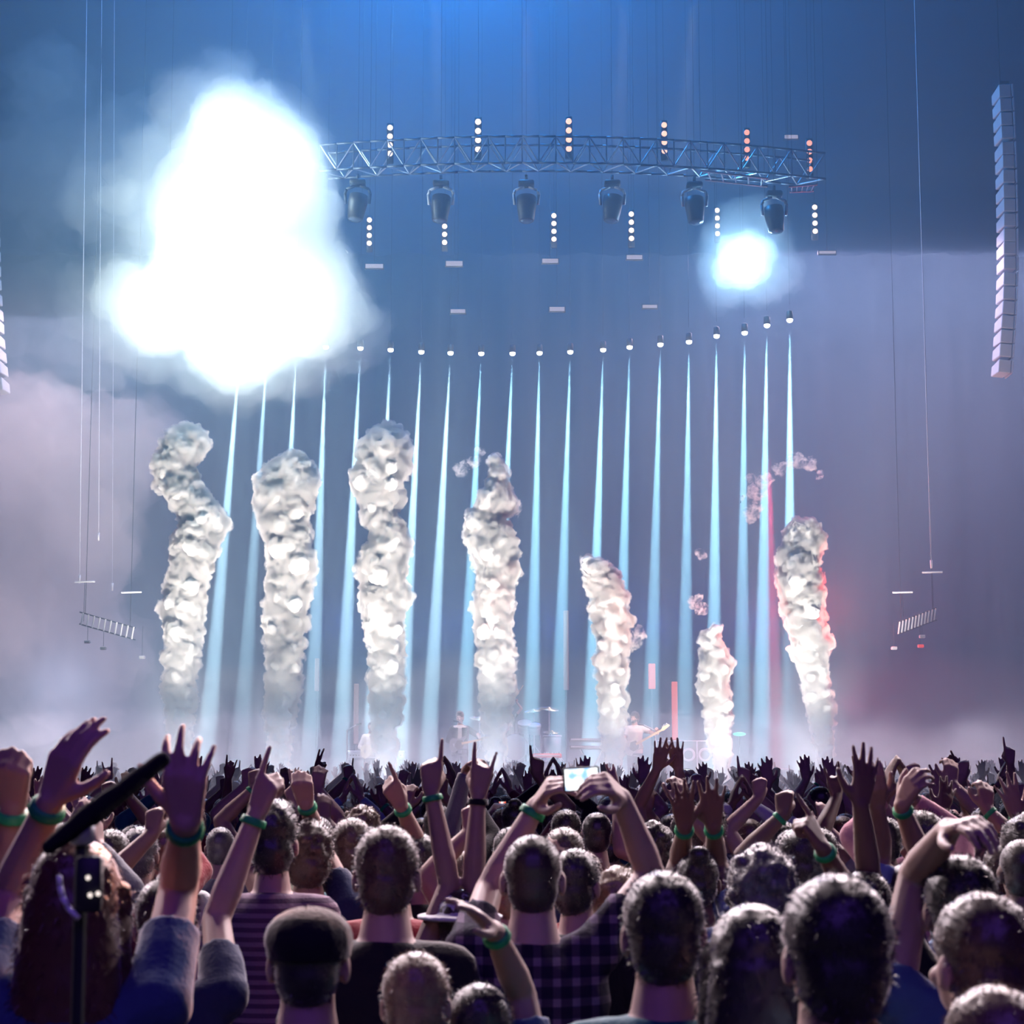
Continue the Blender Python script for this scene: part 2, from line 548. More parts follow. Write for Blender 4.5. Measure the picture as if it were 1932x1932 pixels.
# ---------------------------------------------------------------- beams from the back row
BEAMS = [(455, 640, 385), (505, 648, 450), (560, 652, 515), (615, 655, 585), (680, 657, 640), (737, 660, 698), (795, 664, 752),
         (850, 666, 805), (908, 667, 870), (967, 667, 932), (1018, 666, 1000), (1076, 664, 1050), (1138, 660, 1112),
         (1188, 655, 1165), (1246, 650, 1225), (1300, 645, 1290), (1352, 634, 1345), (1405, 628, 1398), (1447, 614, 1435), (1490, 604, 1490)]
BW = (6, 3, 5, 5, 7, 8, 8, 7, 6, 7, 6, 5.5, 8, 6, 4.5, 4.5, 7, 4.5, 6.5, 9)
bm = bmesh.new(); lathe(bm, [(.05, .34), (.10, .30), (.11, .02), (.085, 0)], 14); BM_CASE = bpy.data.meshes.new('housing'); bm.to_mesh(BM_CASE); bm.free()
bm = bmesh.new(); ball(bm, (0, 0, 0), (.085, .085, .07), 14, 8); BM_LENS = bpy.data.meshes.new('lens'); bm.to_mesh(BM_LENS); bm.free()
M_BEAMLENS = glow('beam_lens', (.86, .96, 1.0), 6)
NTH = ('first', 'second', 'third', 'fourth', 'fifth', 'sixth', 'seventh', 'eighth', 'ninth', 'tenth', 'eleventh', 'twelfth', 'thirteenth', 'fourteenth', 'fifteenth', 'sixteenth', 'seventeenth', 'eighteenth', 'nineteenth', 'twentieth')
for i, (tx, ty, bx) in enumerate(BEAMS):
    Y = 46 - 3.5 * ((tx - 966) / 530) ** 2 if i > 4 else 45.8
    a = P(tx, ty, Y)
    b = P(bx, 1470, Y - 1.0)
    root = empty('narrow_lamp', a, f'{NTH[i]} beam lamp from the left in the long curved row', 'stage light', 'narrow beam lamps of the curved row')
    own(obj('housing', BM_CASE, None, root, (0, 0, .02)), M_BLACK).scale = (.7, .7, .6)
    own(obj('lens', BM_LENS, None, root), M_BEAMLENS).scale = (.85, .85, .85)
    hang(root, a + Vector((0, 0, .35)), r=.005)
    d = (b - a).normalized()
    lamp('beam_light', 'SPOT', a + d * .12, BW[i] * 240000, (0.52, 0.86, 1.0) if i > 7 else (.75, .92, 1.0), aim=b, radius=.02, size=R(3.0), blend=.5)

# ---------------------------------------------------------------- line arrays, cables, side bars
bm = bmesh.new()
vs = [bm.verts.new(v) for v in ((-.11, -.25, -.12), (.11, -.25, -.12), (.11, .3, -.095), (-.11, .3, -.095), (-.11, -.25, .12), (.11, -.25, .12), (.11, .3, .095), (-.11, .3, .095))]
for f in ((3, 2, 1, 0), (4, 5, 6, 7), (0, 1, 5, 4), (1, 2, 6, 5), (2, 3, 7, 6), (3, 0, 4, 7)):
    bm.faces.new([vs[i] for i in f])
bmesh.ops.bevel(bm, geom=list(bm.edges), offset=.012, segments=1, affect='EDGES')
LA_BOX = bpy.data.meshes.new('cabinet'); bm.to_mesh(LA_BOX); bm.free()
bm = bmesh.new(); box(bm, (.135, -.02, 0), (.025, .50, .235)); LA_GRILLE = bpy.data.meshes.new('grille'); bm.to_mesh(LA_GRILLE); bm.free()
for path, lab, dirn in (([(1889, 168), (1892, 215), (1896, 300), (1898, 380), (1899, 450), (1899, 520), (1897, 580), (1893, 640), (1888, 715)], 'tall curved line array loudspeaker hanging at the right edge', 1),
                        ([(-24, 200), (-20, 380), (-17, 520), (-10, 640), (1, 745)], 'lower tip of a line array loudspeaker at the left edge', -1)):
    Y = 44
    pp = [P(x, y, Y) for x, y in path]
    dense = []
    for a, b in zip(pp[:-1], pp[1:]):
        for k in range(20):
            dense.append(a.lerp(b, k / 20))
    dense.append(pp[-1])
    acc, nxt, place = 0, .17, []
    for a, b in zip(dense[:-1], dense[1:]):
        acc += (b - a).length
        if acc >= nxt:
            place.append((a, (a - b).normalized()))
            nxt += .347
    root = empty('line_array', pp[0], lab, 'loudspeaker', 'line array loudspeakers')
    for p, up in place:
        o = own(obj('cabinet', LA_BOX, None, root, smooth=False), M_PALE)
        q = up.to_track_quat('Z', 'Y').to_matrix()
        yaw = math.atan2(up.x, up.z)
        o.matrix_local = Matrix.Translation(p - pp[0]) @ Matrix.Rotation(yaw, 4, 'Y') @ Matrix.Scale(1.29, 4)
        g = own(obj('grille', LA_GRILLE, None, o, smooth=False), M_PALE)
        if dirn < 0:
            g.location.x = -.27
    top = pp[0] + Vector((0, 0, .2))
    bm = bmesh.new(); box(bm, (0, 0, .06), (.22, .6, .06)); obj('fly_frame', bm, M_BLACK, root, smooth=False)
    hang(root, pp[0] + Vector((0, .1, .06)), r=.012)

M_CABLE = mat('pale_cable', (.6, .62, .68), .5, .3)
for a, b, r, Y, lab in (((1728, 90), (1757, 1062), .011, 43, 'long thin pale cable hanging at the right'), ((164, -30), (150, 1090), .008, 43, 'longest thin cable hanging at the left'),
                        ((192, -30), (186, 1010), .006, 43.5, 'second thin cable hanging at the left'), ((216, -30), (212, 1105), .004, 44, 'third, faintest cable hanging at the left')):
    a, b = P(*a, Y), P(*b, Y)
    a = b + (a - b) * ((29.95 - b.z) / (a.z - b.z))
    root = empty('hanging_cable', b, lab, 'cable', 'thin cables hanging beside the stage')
    stick('strand', a, b, r, M_CABLE, root, b)
    bm = bmesh.new(); rod(bm, (0, 0, -.12), (0, 0, .06), .02, .03); obj('weight', bm, M_CABLE, root)

for lab, n, A, B, extra in (('slanted row of small upright pale bars hanging right of the jets', 12, (1693, 1186), (1767, 1158), [(1740, 1201, 'pale'), (1687, 1223, 'pale'), (1737, 1219, 'red')]),
                            ('slanted row of small upright pale bars hanging left of the jets', 10, (150, 1166), (256, 1196), [(165, 1211, 'pale'), (195, 1223, 'pale'), (268, 1240, 'pale')])):
    Y = 42
    a, b = P(*A, Y), P(*B, Y)
    root = empty('side_bar_rack', a, lab, 'lighting rack', 'bar racks hanging beside the stage')
    up, dn = Vector((0, 0, .13)), Vector((0, 0, -.13))
    stick('rail', a + dn, b + dn, .014, M_DARKPL, root, a)
    stick('rail', a + up, b + up, .014, M_DARKPL, root, a)
    for i in range(n):
        p = a.lerp(b, (i + .5) / n)
        stick('bar', p + dn + Vector((-.02, -.02, 0)), p + up + Vector((.02, -.02, 0)), .018, M_PALE, root, a)
    for i in (.1, .9):
        hang(root, a.lerp(b, i) + up, r=.006)
    for x, y, c in extra:
        p = P(x, y, Y)
        bm = bmesh.new(); box(bm, p - a, (.13, .1, .07), bev=.015)
        lo = obj('spot', bm, M_PALE if c == 'pale' else glow('spot_red', (1, .1, .08), .8), root, smooth=False)
        stick('drop_wire', p, (p.x, p.y, a.lerp(b, .5).z), .005, M_DARKPL, root, a)
    for x, y in ((A[0] + 10, A[1] - 68), (B[0] - 8, B[1] - 78)):
        p = P(x, y, Y)
        stick('cross_bar', p - Vector((.22, 0, 0)), p + Vector((.22, 0, .01)), .02, M_PALE, root, a)
        stick('drop_wire', p, (p.x, p.y, a.lerp(b, .5).z + .1), .006, M_DARKPL, root, a)

# ---------------------------------------------------------------- gear on the stage
M_RED = glow('red_tube', (1.0, .16, .14), .75)
M_DIMTUBE = glow('dim_tube', (.75, .42, .50), .22)
for x, y0, y1, wd, m, lab in ((1273, 1286, 1396, 11, M_RED, 'tall red light tube right of the bass player'), (1230, 1252, 1300, 13, M_RED, 'short red light tube above the bass neck'),
                              (672, 1290, 1404, 9, M_DIMTUBE, 'dim pinkish tube left of the third smoke jet'), (598, 1242, 1304, 8, M_DIMTUBE, 'dim pinkish tube right of the second smoke jet'),
                              (1068, 1152, 1302, 10, M_DIMTUBE, 'dim tall tube above the keyboard')):
    Y = 47.5
    a, b = P(x, y1, Y), P(x, y0, Y)
    root = empty('light_tube', (a.x, Y, STAGE_Z), lab, 'stage light', 'upright light tubes on the stage')
    bm = bmesh.new(); box(bm, ((a + b) / 2) - root.location, (wd * Y / FPX, .08, (b - a).length), bev=.015); obj('tube', bm, m, root, smooth=False)
    bm = bmesh.new(); rod(bm, (0, .06, 0), a - root.location + Vector((0, .06, .1)), .025); box(bm, (0, .06, .015), (.5, .4, .03)); obj('stand', bm, M_BLACK, root)

p = P(1292, 1398, 45)
root = empty('speaker_cabinet', (p.x, 45, STAGE_Z), 'large dark bass speaker cabinet with four cones right of the bass player', 'amplifier')
hh = p.z - STAGE_Z
bm = bmesh.new(); box(bm, (0, .25, hh / 2), (1.30, .5, hh), bev=.02); obj('case', bm, M_DARKPL, root, smooth=False)
M_TRIM = mat('amp_trim', (.6, .64, .7), .4, .5)
bm = bmesh.new()
for a, b in (((-.66, -.01, hh), (.66, -.01, hh)), ((.66, -.01, hh), (.66, -.01, 0)), ((-.66, -.01, hh), (-.66, -.01, 0)), ((.28, -.01, hh), (.28, -.01, 0))):
    rod(bm, a, b, .012)
obj('trim', bm, M_TRIM, root)
for i in (-.02, .36):
    for j in (.25, .72):
        bm = bmesh.new(); lathe(bm, [(.15, -.01), (.16, .015), (.135, .02), (.05, -.035), (.02, -.02)], 20, Matrix.Translation((i + .1, 0, hh * j)) @ Matrix.Rotation(R(90), 4, 'X')); obj('cone', bm, M_PALE, root)
for x0, x1, y, lab in ((655, 690, 1416, 'pale guitar amplifier left of the third smoke jet'), (726, 764, 1416, 'pale guitar amplifier right of the third smoke jet')):
    a, b = P(x0, y, 45), P(x1, y, 45)
    root = empty('guitar_amplifier', ((a.x + b.x) / 2, 45, STAGE_Z), lab, 'amplifier', 'guitar amplifiers')
    wd, hh = b.x - a.x, a.z - STAGE_Z
    bm = bmesh.new(); box(bm, (0, .2, hh / 2), (wd, .4, hh), bev=.02); obj('case', bm, mat('amp_grey', (.22, .25, .3), .7), root, smooth=False)
    bm = bmesh.new(); box(bm, (0, -.01, hh * .42), (wd * .86, .03, hh * .7), bev=.01); obj('grille_cloth', bm, M_DARKPL, root, smooth=False)
    bm = bmesh.new(); box(bm, (0, -.01, hh * .88), (wd * .86, .03, hh * .14), bev=.01); obj('control_panel', bm, M_PALE, root, smooth=False)
    for i in range(5):
        bm = bmesh.new(); rod(bm, (wd * (-.3 + .15 * i), -.05, hh * .88), (wd * (-.3 + .15 * i), -.02, hh * .88), .014); obj('knob', bm, M_BLACK, root)

# drum riser and kit
rp = P(985, 1437, 46)
bm = bmesh.new(); box(bm, (rp.x, 46.4, (STAGE_Z + rp.z) / 2), (2.6, 2.2, rp.z - STAGE_Z), bev=.02)
tag(obj('drum_riser', bm, M_STAGE, smooth=False), 'low black riser under the drum kit', 'riser')
RZ = rp.z
M_SHELL = mat('drum_shell', (.30, .32, .38), .25, .6, metal=.3)
M_SKIN_D = mat('drum_head', (.45, .46, .5), .5, .3)
M_CYM = mat('cymbal_brass', (.75, .62, .35), .25, .6, metal=.8)


def drum(lab, px, py, r, dep, tilt, floor, Y=45.6):
    p = P(px, py, Y)
    root = empty('drum', (p.x, Y, RZ), lab, 'drum', 'drums of the kit')
    M = Matrix.Translation(p - root.location) @ Matrix.Rotation(tilt, 4, 'X')
    for nm, prof, m in (('shell', [(r, -dep / 2), (r * 1.0, dep / 2)], M_SHELL), ('drum_head', [(r * .97, dep / 2), (r * .97, dep / 2 + .012)], M_SKIN_D), ('hoop', [(r * 1.0, dep / 2 - .03), (r * 1.05, dep / 2 - .03), (r * 1.05, dep / 2 + .015), (r, dep / 2 + .018)], M_METAL)):
        bm = bmesh.new(); lathe(bm, prof, 22, M); obj(nm, bm, m, root)
    for k in range(3):
        a = k * 2.1 + .5
        v = M @ Vector((r * math.cos(a), r * math.sin(a), -dep / 2))
        stick('leg', root.location + v, (root.location.x + v.x * 1.15, Y + v.y * 1.15, RZ), .014, M_METAL, root, root.location)


drum('large bass drum facing the crowd behind the pointed jet', 972, 1410, .29, .45, R(90), True, 45.9)
drum('white-lit rack tom of the drum kit', 990, 1372, .16, .22, R(25), False)
drum('second rack tom nearer the keyboard', 1008, 1376, .15, .20, R(20), False, 45.5)
drum('floor tom at the right of the drum kit', 1042, 1404, .21, .38, 0, True)
drum('snare drum at the left of the drum kit', 938, 1404, .18, .16, 0, True)
for x, y, r, tl, lab in ((905, 1356, .24, .1, 'cymbal left of the pointed smoke jet'), (1007, 1341, .22, -.15, 'high cymbal above the rack toms'), (1036, 1338, .24, .12, 'right crash cymbal on its stand'), (1040, 1382, .2, 0, 'low flat cymbal over the floor tom')):
    p = P(x, y, 45.7)
    root = empty('cymbal', (p.x, 45.7, RZ), lab, 'cymbal', 'cymbals of the kit')
    M = Matrix.Translation(p - root.location) @ Matrix.Rotation(tl, 4, 'Y') @ Matrix.Rotation(.2, 4, 'X')
    bm = bmesh.new(); lathe(bm, [(r, 0), (r * .98, .008), (.06, .03), (.045, .05), (.01, .058)], 22, M); obj('disc', bm, M_CYM, root)
    stick('stand', p, (p.x, 45.7, RZ + .3), .014, M_METAL, root, root.location)
    for k in range(3):
        a = 2.1 * k
        stick('leg', (p.x, 45.7, RZ + .4), (p.x + .3 * math.cos(a), 45.7 + .3 * math.sin(a), RZ), .012, M_METAL, root, root.location)

# keyboard on a stand, pedal board, front boxes
a, b = P(1074, 1402, 43), P(1146, 1402, 43)
root = empty('keyboard', ((a.x + b.x) / 2, 43, STAGE_Z), 'two-tier stage keyboard on a slanting stand', 'keyboard')
hz = a.z - STAGE_Z
for dz, nm in ((.06, 'upper_keyboard'), (-.10, 'lower_keyboard')):
    bm = bmesh.new(); box(bm, (0, 0, hz + dz), (b.x - a.x, .3, .085), bev=.012); kb = obj(nm, bm, M_DARKPL, root, smooth=False)
    bm = bmesh.new(); box(bm, (0, -.155, hz + dz + .02), (b.x - a.x - .06, .02, .035)); obj('key_strip', bm, M_PALE, kb, smooth=False)
for x0, x1 in ((-.18, .34), (.34, -.18)):
    stick('leg', root.location + Vector((x0, .05, 0)), root.location + Vector((x1, .05, hz - .12)), .02, M_BLACK, root, root.location)
M_REDBOX = mat('red_casing', (.62, .05, .05), .5, .3)
a = P(1032, 1426, 43.8)
root = empty('red_keyboard', (a.x, 43.8, STAGE_Z), 'red keyboard lying low in front of the drum kit', 'keyboard')
hz = a.z - STAGE_Z
bm = bmesh.new(); box(bm, (0, 0, hz), (.66, .25, .10), bev=.02); obj('case', bm, M_REDBOX, root, smooth=False)
bm = bmesh.new(); box(bm, (0, -.13, hz + .015), (.58, .02, .03)); obj('key_strip', bm, M_PALE, root, smooth=False)
for x0, x1 in ((-.25, .25), (.25, -.25)):
    stick('leg', root.location + Vector((x0, 0, 0)), root.location + Vector((x1, 0, hz - .05)), .018, M_BLACK, root, root.location)
a = P(1200, 1473, 41.2)
root = empty('red_front_box', (a.x, 41.2, STAGE_Z), 'low red box at the stage edge below the bass player', 'box')
bm = bmesh.new(); box(bm, (0, 0, (a.z - STAGE_Z) / 2), (.72, .3, a.z - STAGE_Z), bev=.02); obj('case', bm, M_REDBOX, root, smooth=False)
bm = bmesh.new(); box(bm, (0, -.155, (a.z - STAGE_Z) / 2), (.6, .02, .12), bev=.005); obj('grille', bm, M_BLACK, root, smooth=False)
a = P(1447, 1451, 43)
root = empty('side_riser', (a.x, 43.4, STAGE_Z), 'low dark riser with a pale top edge right of the shortest jet', 'riser')
bm = bmesh.new(); box(bm, (0, 0, (a.z - STAGE_Z) / 2), (1.0, .8, a.z - STAGE_Z), bev=.01); obj('case', bm, M_STAGE, root, smooth=False)
stick('edge_strip', root.location + Vector((-.5, -.41, a.z - STAGE_Z)), root.location + Vector((.5, -.41, a.z - STAGE_Z)), .014, M_PALE, root, root.location)
a = P(1395, 1385, 44.5)
root = empty('floor_lamp', (a.x, 44.5, STAGE_Z), 'small cyan lamp on a stand behind the shortest jet', 'stage light')
bm = bmesh.new(); ball(bm, a - root.location, (.15, .08, .045), 12, 8); obj('lens', bm, glow('cyan_lens', (.1, 1.0, .95), 1.2), root)
stick('stand', (a.x, 44.55, STAGE_Z), (a.x, 44.55, a.z), .02, M_BLACK, root, root.location)


def mic_stand(px, top, Y, lab, boom):
    p = P(px, top, Y)
    root = empty('microphone_stand', (p.x, Y, STAGE_Z), lab, 'microphone stand', 'microphone stands')
    h = p.z - STAGE_Z
    stick('pole', root.location, p, .014, M_METAL, root, root.location)
    bm = bmesh.new(); lathe(bm, [(.15, 0), (.15, .02), (.03, .04)], 16); obj('foot', bm, M_BLACK, root)
    e = p + Vector((boom, -.05, .12))
    stick('boom', p, e, .010, M_METAL, root, root.location)
    bm = bmesh.new(); rod(bm, e - root.location, e - root.location + Vector((math.copysign(.12, boom), 0, .02)), .016, .026); obj('microphone', bm, M_BLACK, root)


mic_stand(1236, 1378, 42.6, 'microphone stand right of the bass player', -.25)
mic_stand(883, 1372, 42.6, 'microphone stand of the suited guitarist', -.2)
mic_stand(655, 1378, 42.6, 'microphone stand left of the third smoke jet', .2)


# ---------------------------------------------------------------- smoke: jets and clouds
def clouds_tex(name, scale, depth=3):
    t = bpy.data.textures.new(name, 'CLOUDS')
    t.noise_scale = scale
    t.noise_depth = depth
    t.noise_basis = 'IMPROVED_PERLIN'
    return t


T_BILLOW = [clouds_tex('billow', .42, 2), clouds_tex('curl', .16, 3), clouds_tex('fine_curl', .065, 2)]


def puff_mesh(name, balls, voxel, disp, ico=2):
    """Billowing smoke surface: many balls fused into one skin, then pushed out by two sizes of noise."""
    bm = bmesh.new()
    for c, r in balls:
        bmesh.ops.create_icosphere(bm, subdivisions=ico, radius=r, matrix=Matrix.Translation(c))
    o = obj(name, bm, None)
    m = o.modifiers.new('r', 'REMESH')
    m.mode = 'VOXEL'
    m.voxel_size = voxel
    for t, s in zip(T_BILLOW, disp):
        d = o.modifiers.new('d', 'DISPLACE')
        d.texture = t
        d.texture_coords = 'GLOBAL'
        d.strength = s
        d.mid_level = .45
    return evaluated(o, name)


M_SMOKE = mat('smoke_white', (0.93, 0.94, 0.95), 1.0, 0.0, var=.04, scale=1.5, trans=(.95, .95, .95, .5))
M_VEIL = vapour('smoke_veil', (0.96, 0.97, 0.98), 14.0, 0.0, noise=(3.4, .36))
M_WISP = vapour('smoke_wisp', (0.96, 0.97, 0.98), 9.0, 0.2, noise=(9, .47))
JY = 41.5
JETS = [
    ('tallest left smoke jet, bent to one side at its middle', [(340, 1491, 24), (342, 1395, 44), (340, 1300, 70), (346, 1200, 84), (352, 1110, 92), (366, 1030, 100), (392, 985, 96), (356, 940, 92), (326, 885, 78), (346, 840, 96), (372, 830, 76)]),
    ('second smoke jet from the left with a broad square top', [(530, 1491, 24), (530, 1400, 44), (532, 1320, 66), (534, 1230, 78), (540, 1140, 96), (550, 1070, 112), (540, 1010, 90), (532, 950, 118), (550, 905, 122), (520, 920, 96)]),
    ('third smoke jet from the left with a round top puff above a narrow neck', [(730, 1491, 24), (730, 1400, 50), (729, 1320, 74), (730, 1220, 80), (722, 1130, 100), (728, 1050, 104), (735, 1000, 70), (706, 965, 60), (715, 905, 112), (730, 850, 118), (736, 822, 70)]),
    ('smoke jet in front of the drum kit with a ragged pointed top', [(936, 1491, 22), (936, 1400, 48), (938, 1320, 70), (935, 1240, 78), (930, 1150, 88), (936, 1080, 84), (922, 1010, 106), (905, 975, 60), (936, 950, 78), (938, 900, 48), (932, 855, 22)]),
    ('narrower smoke jet beside the bass player', [(1160, 1491, 22), (1160, 1400, 44), (1157, 1320, 56), (1155, 1240, 66), (1158, 1180, 76), (1148, 1120, 82), (1130, 1080, 60), (1108, 1060, 34), (1164, 1085, 34)]),
    ('shortest smoke jet, right of the speaker cabinet', [(1365, 1491, 18), (1363, 1420, 38), (1356, 1360, 60), (1350, 1300, 66), (1350, 1250, 62), (1338, 1205, 40), (1356, 1178, 22)]),
    ('rightmost smoke jet with red glowing edges', [(1560, 1491, 18), (1557, 1410, 36), (1546, 1330, 56), (1532, 1260, 64), (1524, 1190, 84), (1512, 1120, 98), (1505, 1060, 94), (1518, 1010, 78), (1500, 1000, 40)]),
]
PXM = FPX / JY
for ji, (lab, prof) in enumerate(JETS):
    rj = random.Random(ji + 3)
    core, veil = [], []
    for (x0, y0, w0), (x1, y1, w1) in zip(prof[:-1], prof[1:]):
        n = max(2, int(math.hypot(x1 - x0, y1 - y0) / (0.17 * (w0 + w1))) + 1)
        for k in range(n):
            t = k / n
            x, y, wd = x0 + (x1 - x0) * t, y0 + (y1 - y0) * t, w0 + (w1 - w0) * t
            r = wd / 2 / PXM
            c = P(x, y, JY)
            core.append((c + Vector((rj.uniform(-.15, .15) * r, rj.uniform(-.2, .2) * r, 0)), r * rj.uniform(.48, .62)))
            veil.append((c, r * .86))
            for _ in range(3):
                a = rj.uniform(0, 6.28)
                q = c + Vector((math.cos(a) * r * .62, math.sin(a) * r * .62, rj.uniform(-.3, .3) * r))
                veil.append((q, r * rj.uniform(.28, .52)))
                if rj.random() < .8:
                    core.append((q, r * rj.uniform(.2, .36)))
    base = P(prof[0][0], 1491, JY)
    root = empty('smoke_jet', base, lab, 'smoke', 'smoke jets along the stage front')
    for nm, balls, vx, dd, mm in (('plume', core, .045, (.06, .17, .07), M_SMOKE), ('veil', veil, .05, (.24, .34, .12), M_VEIL)):
        me = puff_mesh(nm, [(c - base, r) for c, r in balls], vx, dd)
        obj(nm, me, mm, root)

# loose wisps and the cloud that the strobes blow out
M_CLOUD = vapour('strobe_smoke', (0.97, 0.98, 1.0), 0.55, 0.1)
M_HALO = vapour('glow_halo_smoke', (0.97, 0.98, 1.0), 0.16, 0.1)
M_DRIFT = vapour('drifting_smoke', (0.90, 0.95, 1.0), 0.12, 0.1)


def cloud(name, lab, pts, Y, voxel, disp, m, group=None, seed=0, jit=.35):
    rj = random.Random(seed)
    s = FPX / Y
    c0 = P(pts[0][0], pts[0][1], Y)
    balls = []
    for x, y, wd in pts:
        r = wd / 2 / s
        c = P(x, y, Y) - c0
        balls.append((c, r * .8))
        for _ in range(5):
            v = Vector((rj.gauss(0, 1), rj.gauss(0, 1), rj.gauss(0, 1))).normalized()
            balls.append((c + v * r * .7, r * rj.uniform(.25, .5)))
    return tag(obj(name, puff_mesh(name, balls, voxel, disp), m, loc=c0), lab, 'smoke', group)


cloud('smoke_cloud', 'huge dense white smoke cloud lit from inside by strobes above the left jets',
      [(425, 245, 200), (525, 270, 180), (365, 360, 210), (575, 580, 250), (300, 585, 220), (440, 655, 230), (450, 470, 400), (655, 590, 130), (225, 560, 140), (225, 375, 90), (565, 420, 210), (480, 200, 130)],
      39.4, .22, (.7, .5), M_CLOUD, seed=4)
cloud('smoke_cloud', 'softer smoke halo added round the strobe-lit cloud to spread its glow',  # outer smoke added to soften and spread the strobe glow
      [(430, 260, 320), (530, 320, 260), (330, 400, 330), (570, 580, 330), (290, 600, 300), (450, 660, 300), (450, 470, 480), (640, 590, 190), (200, 560, 220), (200, 380, 200), (440, 180, 180)],
      39.4, .3, (1.2, .8), M_HALO, seed=5)
cloud('glare_smoke_puff', 'small smoke puff added round the right blinder to whiten its core', [(1400, 492, 130), (1378, 468, 70), (1428, 512, 70), (1420, 460, 60), (1372, 520, 60)], 41.5, .09, (.3, .25), M_CLOUD, seed=6)  # smoke added to saturate the blinder's bright core
cloud('glare_smoke_puff', 'thin smoke halo added round the right blinder to soften its glare', [(1400, 490, 215), (1370, 455, 130), (1435, 525, 130), (1440, 450, 110), (1365, 535, 110)], 41.5, .12, (.7, .5), M_HALO, seed=16)  # smoke added to soften the edge of that glare
cloud('drifting_smoke', 'faint smoke bank drifting at the upper left edge', [(60, 330, 300), (190, 330, 260), (40, 560, 300), (150, 640, 260), (90, 160, 200), (230, 240, 160)],
      41, .35, (1.6, 1.0), M_DRIFT, seed=8)
cloud('drifting_smoke', 'low pale smoke bank at the lower left behind the first jet', [(40, 860, 420), (120, 1000, 380), (20, 1150, 400), (120, 1270, 340), (240, 850, 260)],
      44.5, .4, (1.6, 1.0), M_DRIFT, seed=11)
cloud('smoke_wisp', 'thin smoke wisp curling above the rightmost jet', [(1418, 965, 30), (1432, 925, 40), (1446, 905, 30), (1420, 900, 22), (1400, 940, 22)], 41.5, .06, (.35, .45), M_WISP, 'smoke wisps', 3)
cloud('smoke_wisp', 'thin arc of smoke over the rightmost beams', [(1470, 880, 22), (1500, 868, 30), (1525, 878, 26), (1545, 895, 20)], 41.5, .06, (.35, .45), M_WISP, 'smoke wisps', 5)
cloud('smoke_wisp', 'ragged smoke wisp left of the pointed jet top', [(868, 880, 26), (890, 870, 22), (975, 960, 26), (905, 850, 18)], 41.5, .06, (.35, .45), M_WISP, 'smoke wisps', 6)
cloud('smoke_wisp', 'smoke curl at the right side of the narrower jet', [(1196, 1205, 34), (1206, 1190, 24), (1185, 1215, 24)], 41.3, .06, (.3, .4), M_WISP, 'smoke wisps', 7)
cloud('smoke_wisp', 'faint smoke wisp above the shortest jet', [(1310, 1130, 24), (1322, 1045, 24), (1325, 1150, 18)], 41.5, .06, (.35, .45), M_WISP, 'smoke wisps', 9)


# ---------------------------------------------------------------- people: the body builder
def V3(*a):
    return np.array(a, dtype=float)


def unit(v):
    v = np.asarray(v, float)
    return v / (np.linalg.norm(v) + 1e-9)


class Shape:
    """Collects closed pieces (round-ended limbs, ellipsoids, elliptic lofts) that a voxel skin then fuses into one surface."""

    def __init__(self):
        self.V, self.F, self.n = [], [], 0

    def rings(self, rings, cap=True):
        k = len(rings[0])
        base = self.n
        for r in rings:
            self.V.append(np.asarray(r))
            self.n += k
        for i in range(len(rings) - 1):
            a, b = base + i * k, base + (i + 1) * k
            for j in range(k):
                j2 = (j + 1) % k
                self.F.append((a + j, a + j2, b + j2, b + j))
        self.F.append(tuple(range(base + k - 1, base - 1, -1)))
        self.F.append(tuple(range(base + (len(rings) - 1) * k, base + len(rings) * k)))

    def limb(self, a, b, ra, rb, n=10, flat_end=False, m=3):
        a, b = np.asarray(a, float), np.asarray(b, float)
        d = unit(b - a)
        u = unit(np.cross(d, (0, 0, 1) if abs(d[2]) < .9 else (1, 0, 0)))
        v = np.cross(d, u)
        ang = np.arange(n) * 2 * math.pi / n
        circ = np.outer(np.cos(ang), u) + np.outer(np.sin(ang), v)
        rr = []
        for i in range(m):
            t = (i + .35) / m * math.pi / 2
            rr.append(a - d * ra * math.cos(t) + circ * ra * math.sin(t))
        if flat_end:
            rr += [a + circ * ra, b + circ * rb]
        else:
            rr.append(a + circ * ra)
            rr.append(b + circ * rb)
            for i in range(m - 1, -1, -1):
                t = (i + .35) / m * math.pi / 2
                rr.append(b + d * rb * math.cos(t) + circ * rb * math.sin(t))
        self.rings(rr)

    def ellipsoid(self, c, r, R3=None, n=14, m=9):
        ang = np.arange(n) * 2 * math.pi / n
        rr = []
        for i in range(m):
            t = math.pi * (i + .3) / (m - .4)
            p = np.stack([np.cos(ang) * math.sin(t) * r[0], np.sin(ang) * math.sin(t) * r[1], np.full(n, -math.cos(t) * r[2])], 1)
            if R3 is not None:
                p = p @ np.asarray(R3).T
            rr.append(p + np.asarray(c))
        self.rings(rr)

    def loft(self, levels, n=20, dy=0.0):
        """levels: (z, rx, ry, y offset) elliptic rings."""
        ang = np.arange(n) * 2 * math.pi / n
        self.rings([np.stack([np.cos(ang) * rx, np.sin(ang) * ry + yo + dy, np.full(n, z)], 1) for z, rx, ry, yo in levels])

    def skin(self, name, voxel, ratio=1.0, smooth=1, disp=None):
        me = from_arrays(name, np.concatenate(self.V), self.F)
        o = bpy.data.objects.new(name, me)
        COL.objects.link(o)
        r = o.modifiers.new('r', 'REMESH')
        r.mode = 'VOXEL'
        r.voxel_size = voxel
        if smooth:
            s = o.modifiers.new('s', 'SMOOTH')
            s.factor = .5
            s.iterations = smooth
        if disp:
            d = o.modifiers.new('d', 'DISPLACE')
            d.texture, d.strength = disp
            d.mid_level = .5
        if ratio < 1:
            dc = o.modifiers.new('c', 'DECIMATE')
            dc.ratio = ratio
        return evaluated(o, name)


